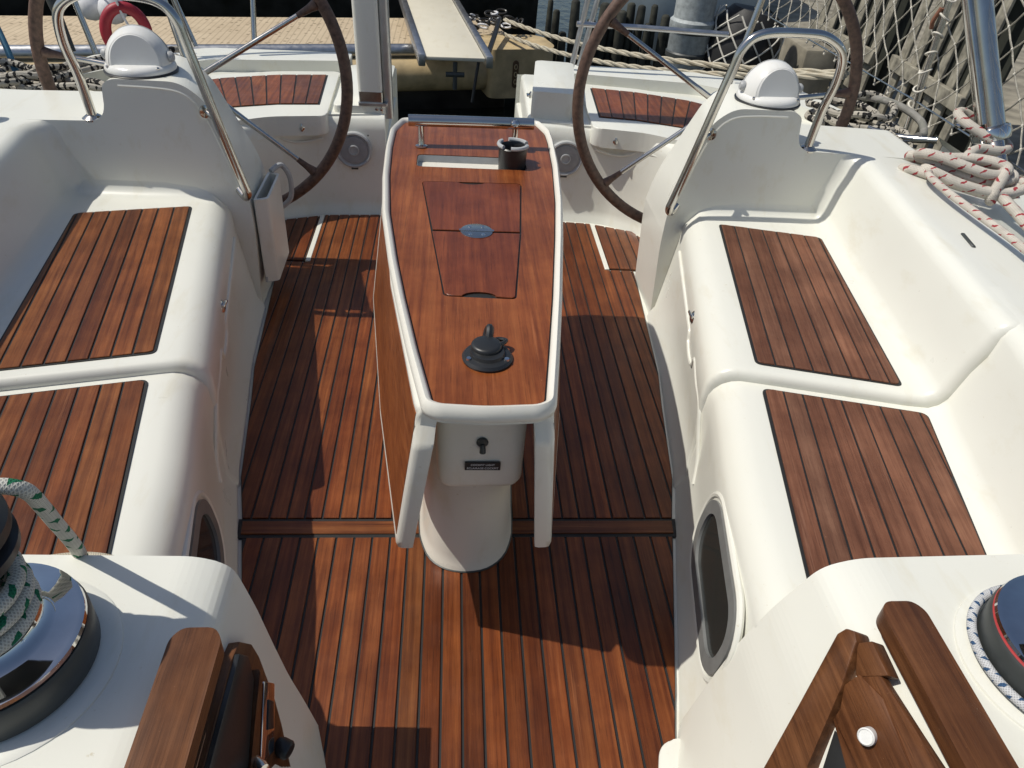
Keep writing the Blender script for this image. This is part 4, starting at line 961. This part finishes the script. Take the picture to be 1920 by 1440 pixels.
for k in range(26):
    p = Vector((.30+cr.uniform(-.28, .36), 8.35+cr.uniform(-.15, .4), -.22+cr.uniform(0, .10))); Mk = Matrix.Translation(p) @ Matrix.Rotation(cr.uniform(0, 6), 4, 'Z') @ Matrix.Rotation(cr.uniform(-.9, .9), 4, 'X')
    obj('link', tube([Mk @ Vector((.055*math.cos(R(a)), .032*math.sin(R(a)), 0)) for a in range(0, 360, 30)], .011, 7, True), DARKH if k % 4 else PVC, t)
def twist(name, a, c, sag, r, label):
    t = thing(name, a, label, 'rope', 'twisted mooring lines to the pontoon'); a, c = Vector(a), Vector(c); nst = 90; d = (c-a).normalized(); u = d.cross(Vector((0, 0, 1))).normalized(); v = d.cross(u)
    for q in range(3):
        pts = []
        for k in range(nst+1):
            f = k/nst; an = f*nst*.55+q*2.094; pts.append(a.lerp(c, f)+Vector((0, 0, -sag*4*f*(1-f)))+(u*math.cos(an)+v*math.sin(an))*r*.55)
        obj('strand', tube(pts, r*.56, 6, uv=True), RPLAIN, t)
twist('mooring_line', (.48, 8.25, -.12), (2.0, 3.95, .56), .10, .019, 'upper twisted cream mooring line running from pontoon to port quarter')
twist('mooring_line', (.46, 8.1, -.22), (1.98, 3.93, .555), .12, .019, 'lower twisted cream mooring line running from pontoon to port quarter')
tag(obj('dark_strap', tube([(.28, 7.2, -.20), (.35, 7.7, -.17), (.42, 8.2, -.12)], .025, 8), BLACK), 'black strap from the gangplank to the pontoon corner', 'strap')
# moored boats beyond
t = thing('moored_boat', (-3, 10.4, -.95), 'dark hulled boat moored beyond the pontoon', 'boat')
rows = []
for x in (-9, -6, -3, -1, .6, 1.0): 
    f = 1 if x < -1 else (.8 if x < .8 else .4)
    rows.append([(x, 9.6+(1-f)*.8, .9), (x, 9.55+(1-f)*.8, .3), (x, 9.7+(1-f)*.8, -.5), (x, 10.1, -1.1)])
obj('hull', loft(rows), DARKH, t); obj('deck_edge', tube([(-9, 9.58, .9), (-1, 9.58, .9), (1.0, 9.9, .9)], .05, 10), PALLET, t)
t = thing('moored_boat', (3.0, 9.6, -.95), 'pale blue hulled boat moored behind the timber wall', 'boat')
rows = []
for y, f in ((8.95, .0), (9.1, .5), (9.4, .85), (10.2, 1), (13, 1)):
    cxx = 2.75; hw = .35+.75*f; rows.append([(cxx-hw, y, .75), (cxx-hw*.98, y, .2), (cxx-hw*.7, y+.05, -.5), (cxx, y+.1, -1.1), (cxx+hw*.7, y+.05, -.5), (cxx+hw, y, .2), (cxx+hw, y, .75)])
obj('hull', loft(rows, False, True), BLUEH, t, angle=50); obj('deck', prism([(2.40, 8.95), (3.1, 8.95), (3.8, 9.4), (3.85, 13), (1.65, 13), (1.7, 9.4)], .7, .76, .01, 1), GEL, t)
t = thing('timber_wall', (2.3, 8.6, -.95), 'dark weedy timber pile wall standing in the water', 'wall')
rt_ = random.Random(2)
for k in range(30):
    x = .95+k*.09+rt_.uniform(-.02, .02); zt_ = rt_.uniform(-.34, .06); rr_ = rt_.uniform(.03, .07); obj('timber_pile', lathe([(rr_*1.1, -1.3), (rr_, zt_-.2), (rr_*.9, zt_-.02), (rr_*.6, zt_), (.01, zt_+.005)], 9, Matrix.Translation((x, 8.62+rt_.uniform(-.08, .08), 0)) @ Matrix.Rotation(rt_.uniform(-.03, .03), 4, 'Y')), WEED, t)
t = thing('mooring_pile', (1.76, 6.05, -.95), 'pale grey cylindrical mooring pile with dark bands beyond the port quarter', 'pile')
MPp = Matrix.Translation((1.76, 6.05, 0))
obj('shaft', lathe([(.155, -1.2), (.155, .30), (.17, .32), (.17, .38), (.15, .40), (.15, 1.3)], 32, MPp), simple('grey_pile', (.36, .39, .39), .6, noise_amt=.14), t)
for z in (.30, .12): obj('band', lathe([(.155, z), (.165, z+.01), (.165, z+.04), (.155, z+.05)], 32, MPp), DKGREY, t)
t = thing('netted_fender', (2.15, 6.0, -.10), 'big black rubber fender wrapped in white rope netting', 'fender')
Mf_ = Matrix.Translation((2.15, 6.0, .18)) @ Matrix.Rotation(R(10), 4, 'Y')
obj('body', lathe([(.02, -.40), (.16, -.38), (.25, -.28), (.28, 0), (.26, .2), (.17, .31), (.02, .33)], 32, Mf_), RUBBER, t)
for k in range(11):
    for q in (1, -1):
        pts = [Mf_ @ Vector(((.285-.03*abs(v)**3)*math.cos(R(k*360/11)+q*v*1.1), (.285-.03*abs(v)**3)*math.sin(R(k*360/11)+q*v*1.1), v*.29-.02)) for v in [i/6-1 for i in range(13)]]
        obj('net_cord', tube(pts, .0065, 6), NETM, t)
# quay on the port side
quay = obj('quay', prism([(2.95, -3), (14, -3), (14, 14), (4.3, 14), (3.6, 8.4), (2.95, 6.9)], -1.6, -.12, .02, 2), CONC, kind='structure')
rq = random.Random(21)
for i, (x, y0, a) in enumerate(((3.02, 5.62, 3), (3.06, 4.50, -4))):
    t = thing('slatted_screen', (x, y0+.5, -.12), ('weathered slatted wooden screen at the far end of the quay', 'weathered slatted wooden screen on the quay behind the net lashings')[i], 'screen', 'slatted screens on the quay')
    M = Matrix.Translation((x, y0, -.12)) @ Matrix.Rotation(R(a), 4, 'Z') @ Matrix.Rotation(R(4), 4, 'Y')
    for k in range(6): obj('slat', box((.0, .06+k*.18, .68+rq.uniform(-.05, .05)), (.022, .095+rq.uniform(-.01, .01), 1.36), .004, 1, M), PALLET, t)
    for z in (.40, 1.15): obj('bearer', box((-.032, .52, z), (.04, 1.06, .095), .005, 1, M), PALLET, t)
    obj('back_sheet', box((.14, .52, .75), (.02, 1.10, 1.4), .003, 1, M), SHED, t)
for i, (p, s_) in enumerate((((2.72, 6.05, -.0), (.26, .5, .55)), ((3.9, 3.0, .06), (.9, .9, .36)), ((3.5, 2.2, .02), (.6, .8, .28)))):
    tag(obj('concrete_block', box(p, s_, .025, 2, Matrix.Translation(p) @ Matrix.Rotation(R(rq.uniform(-25, 25)), 4, 'Z') @ Matrix.Translation([-v for v in p])), CONC), ('tall concrete block at the far end of the quay beside the netted fender', 'broad concrete block lying on the quay beside the net', 'low concrete block on the quay near the lifeline gate')[i], 'block', 'concrete blocks on the quay')
for i, (x, y) in enumerate(((3.28, 4.15), (3.24, 5.1), (3.2, 3.0))):
    t = thing('tyre', (2.86, y, -.4), ('worn black tyre hung on the quay below the nearer slatted screen', 'worn black tyre hung on the quay below the far slatted screen', 'worn black tyre hung on the bare quay face abreast of the leaning post')[i], 'tyre', 'tyres on the quay face')
    obj('tread', tube([(2.86, y+.27*math.cos(R(a)), -.38+.27*math.sin(R(a))) for a in range(0, 360, 12)], .085, 14, True), RUBBER, t)
    obj('hanger', tube([(2.86, y, -.12), (3.0, y, -.10)], .012, 8), NETM, t)
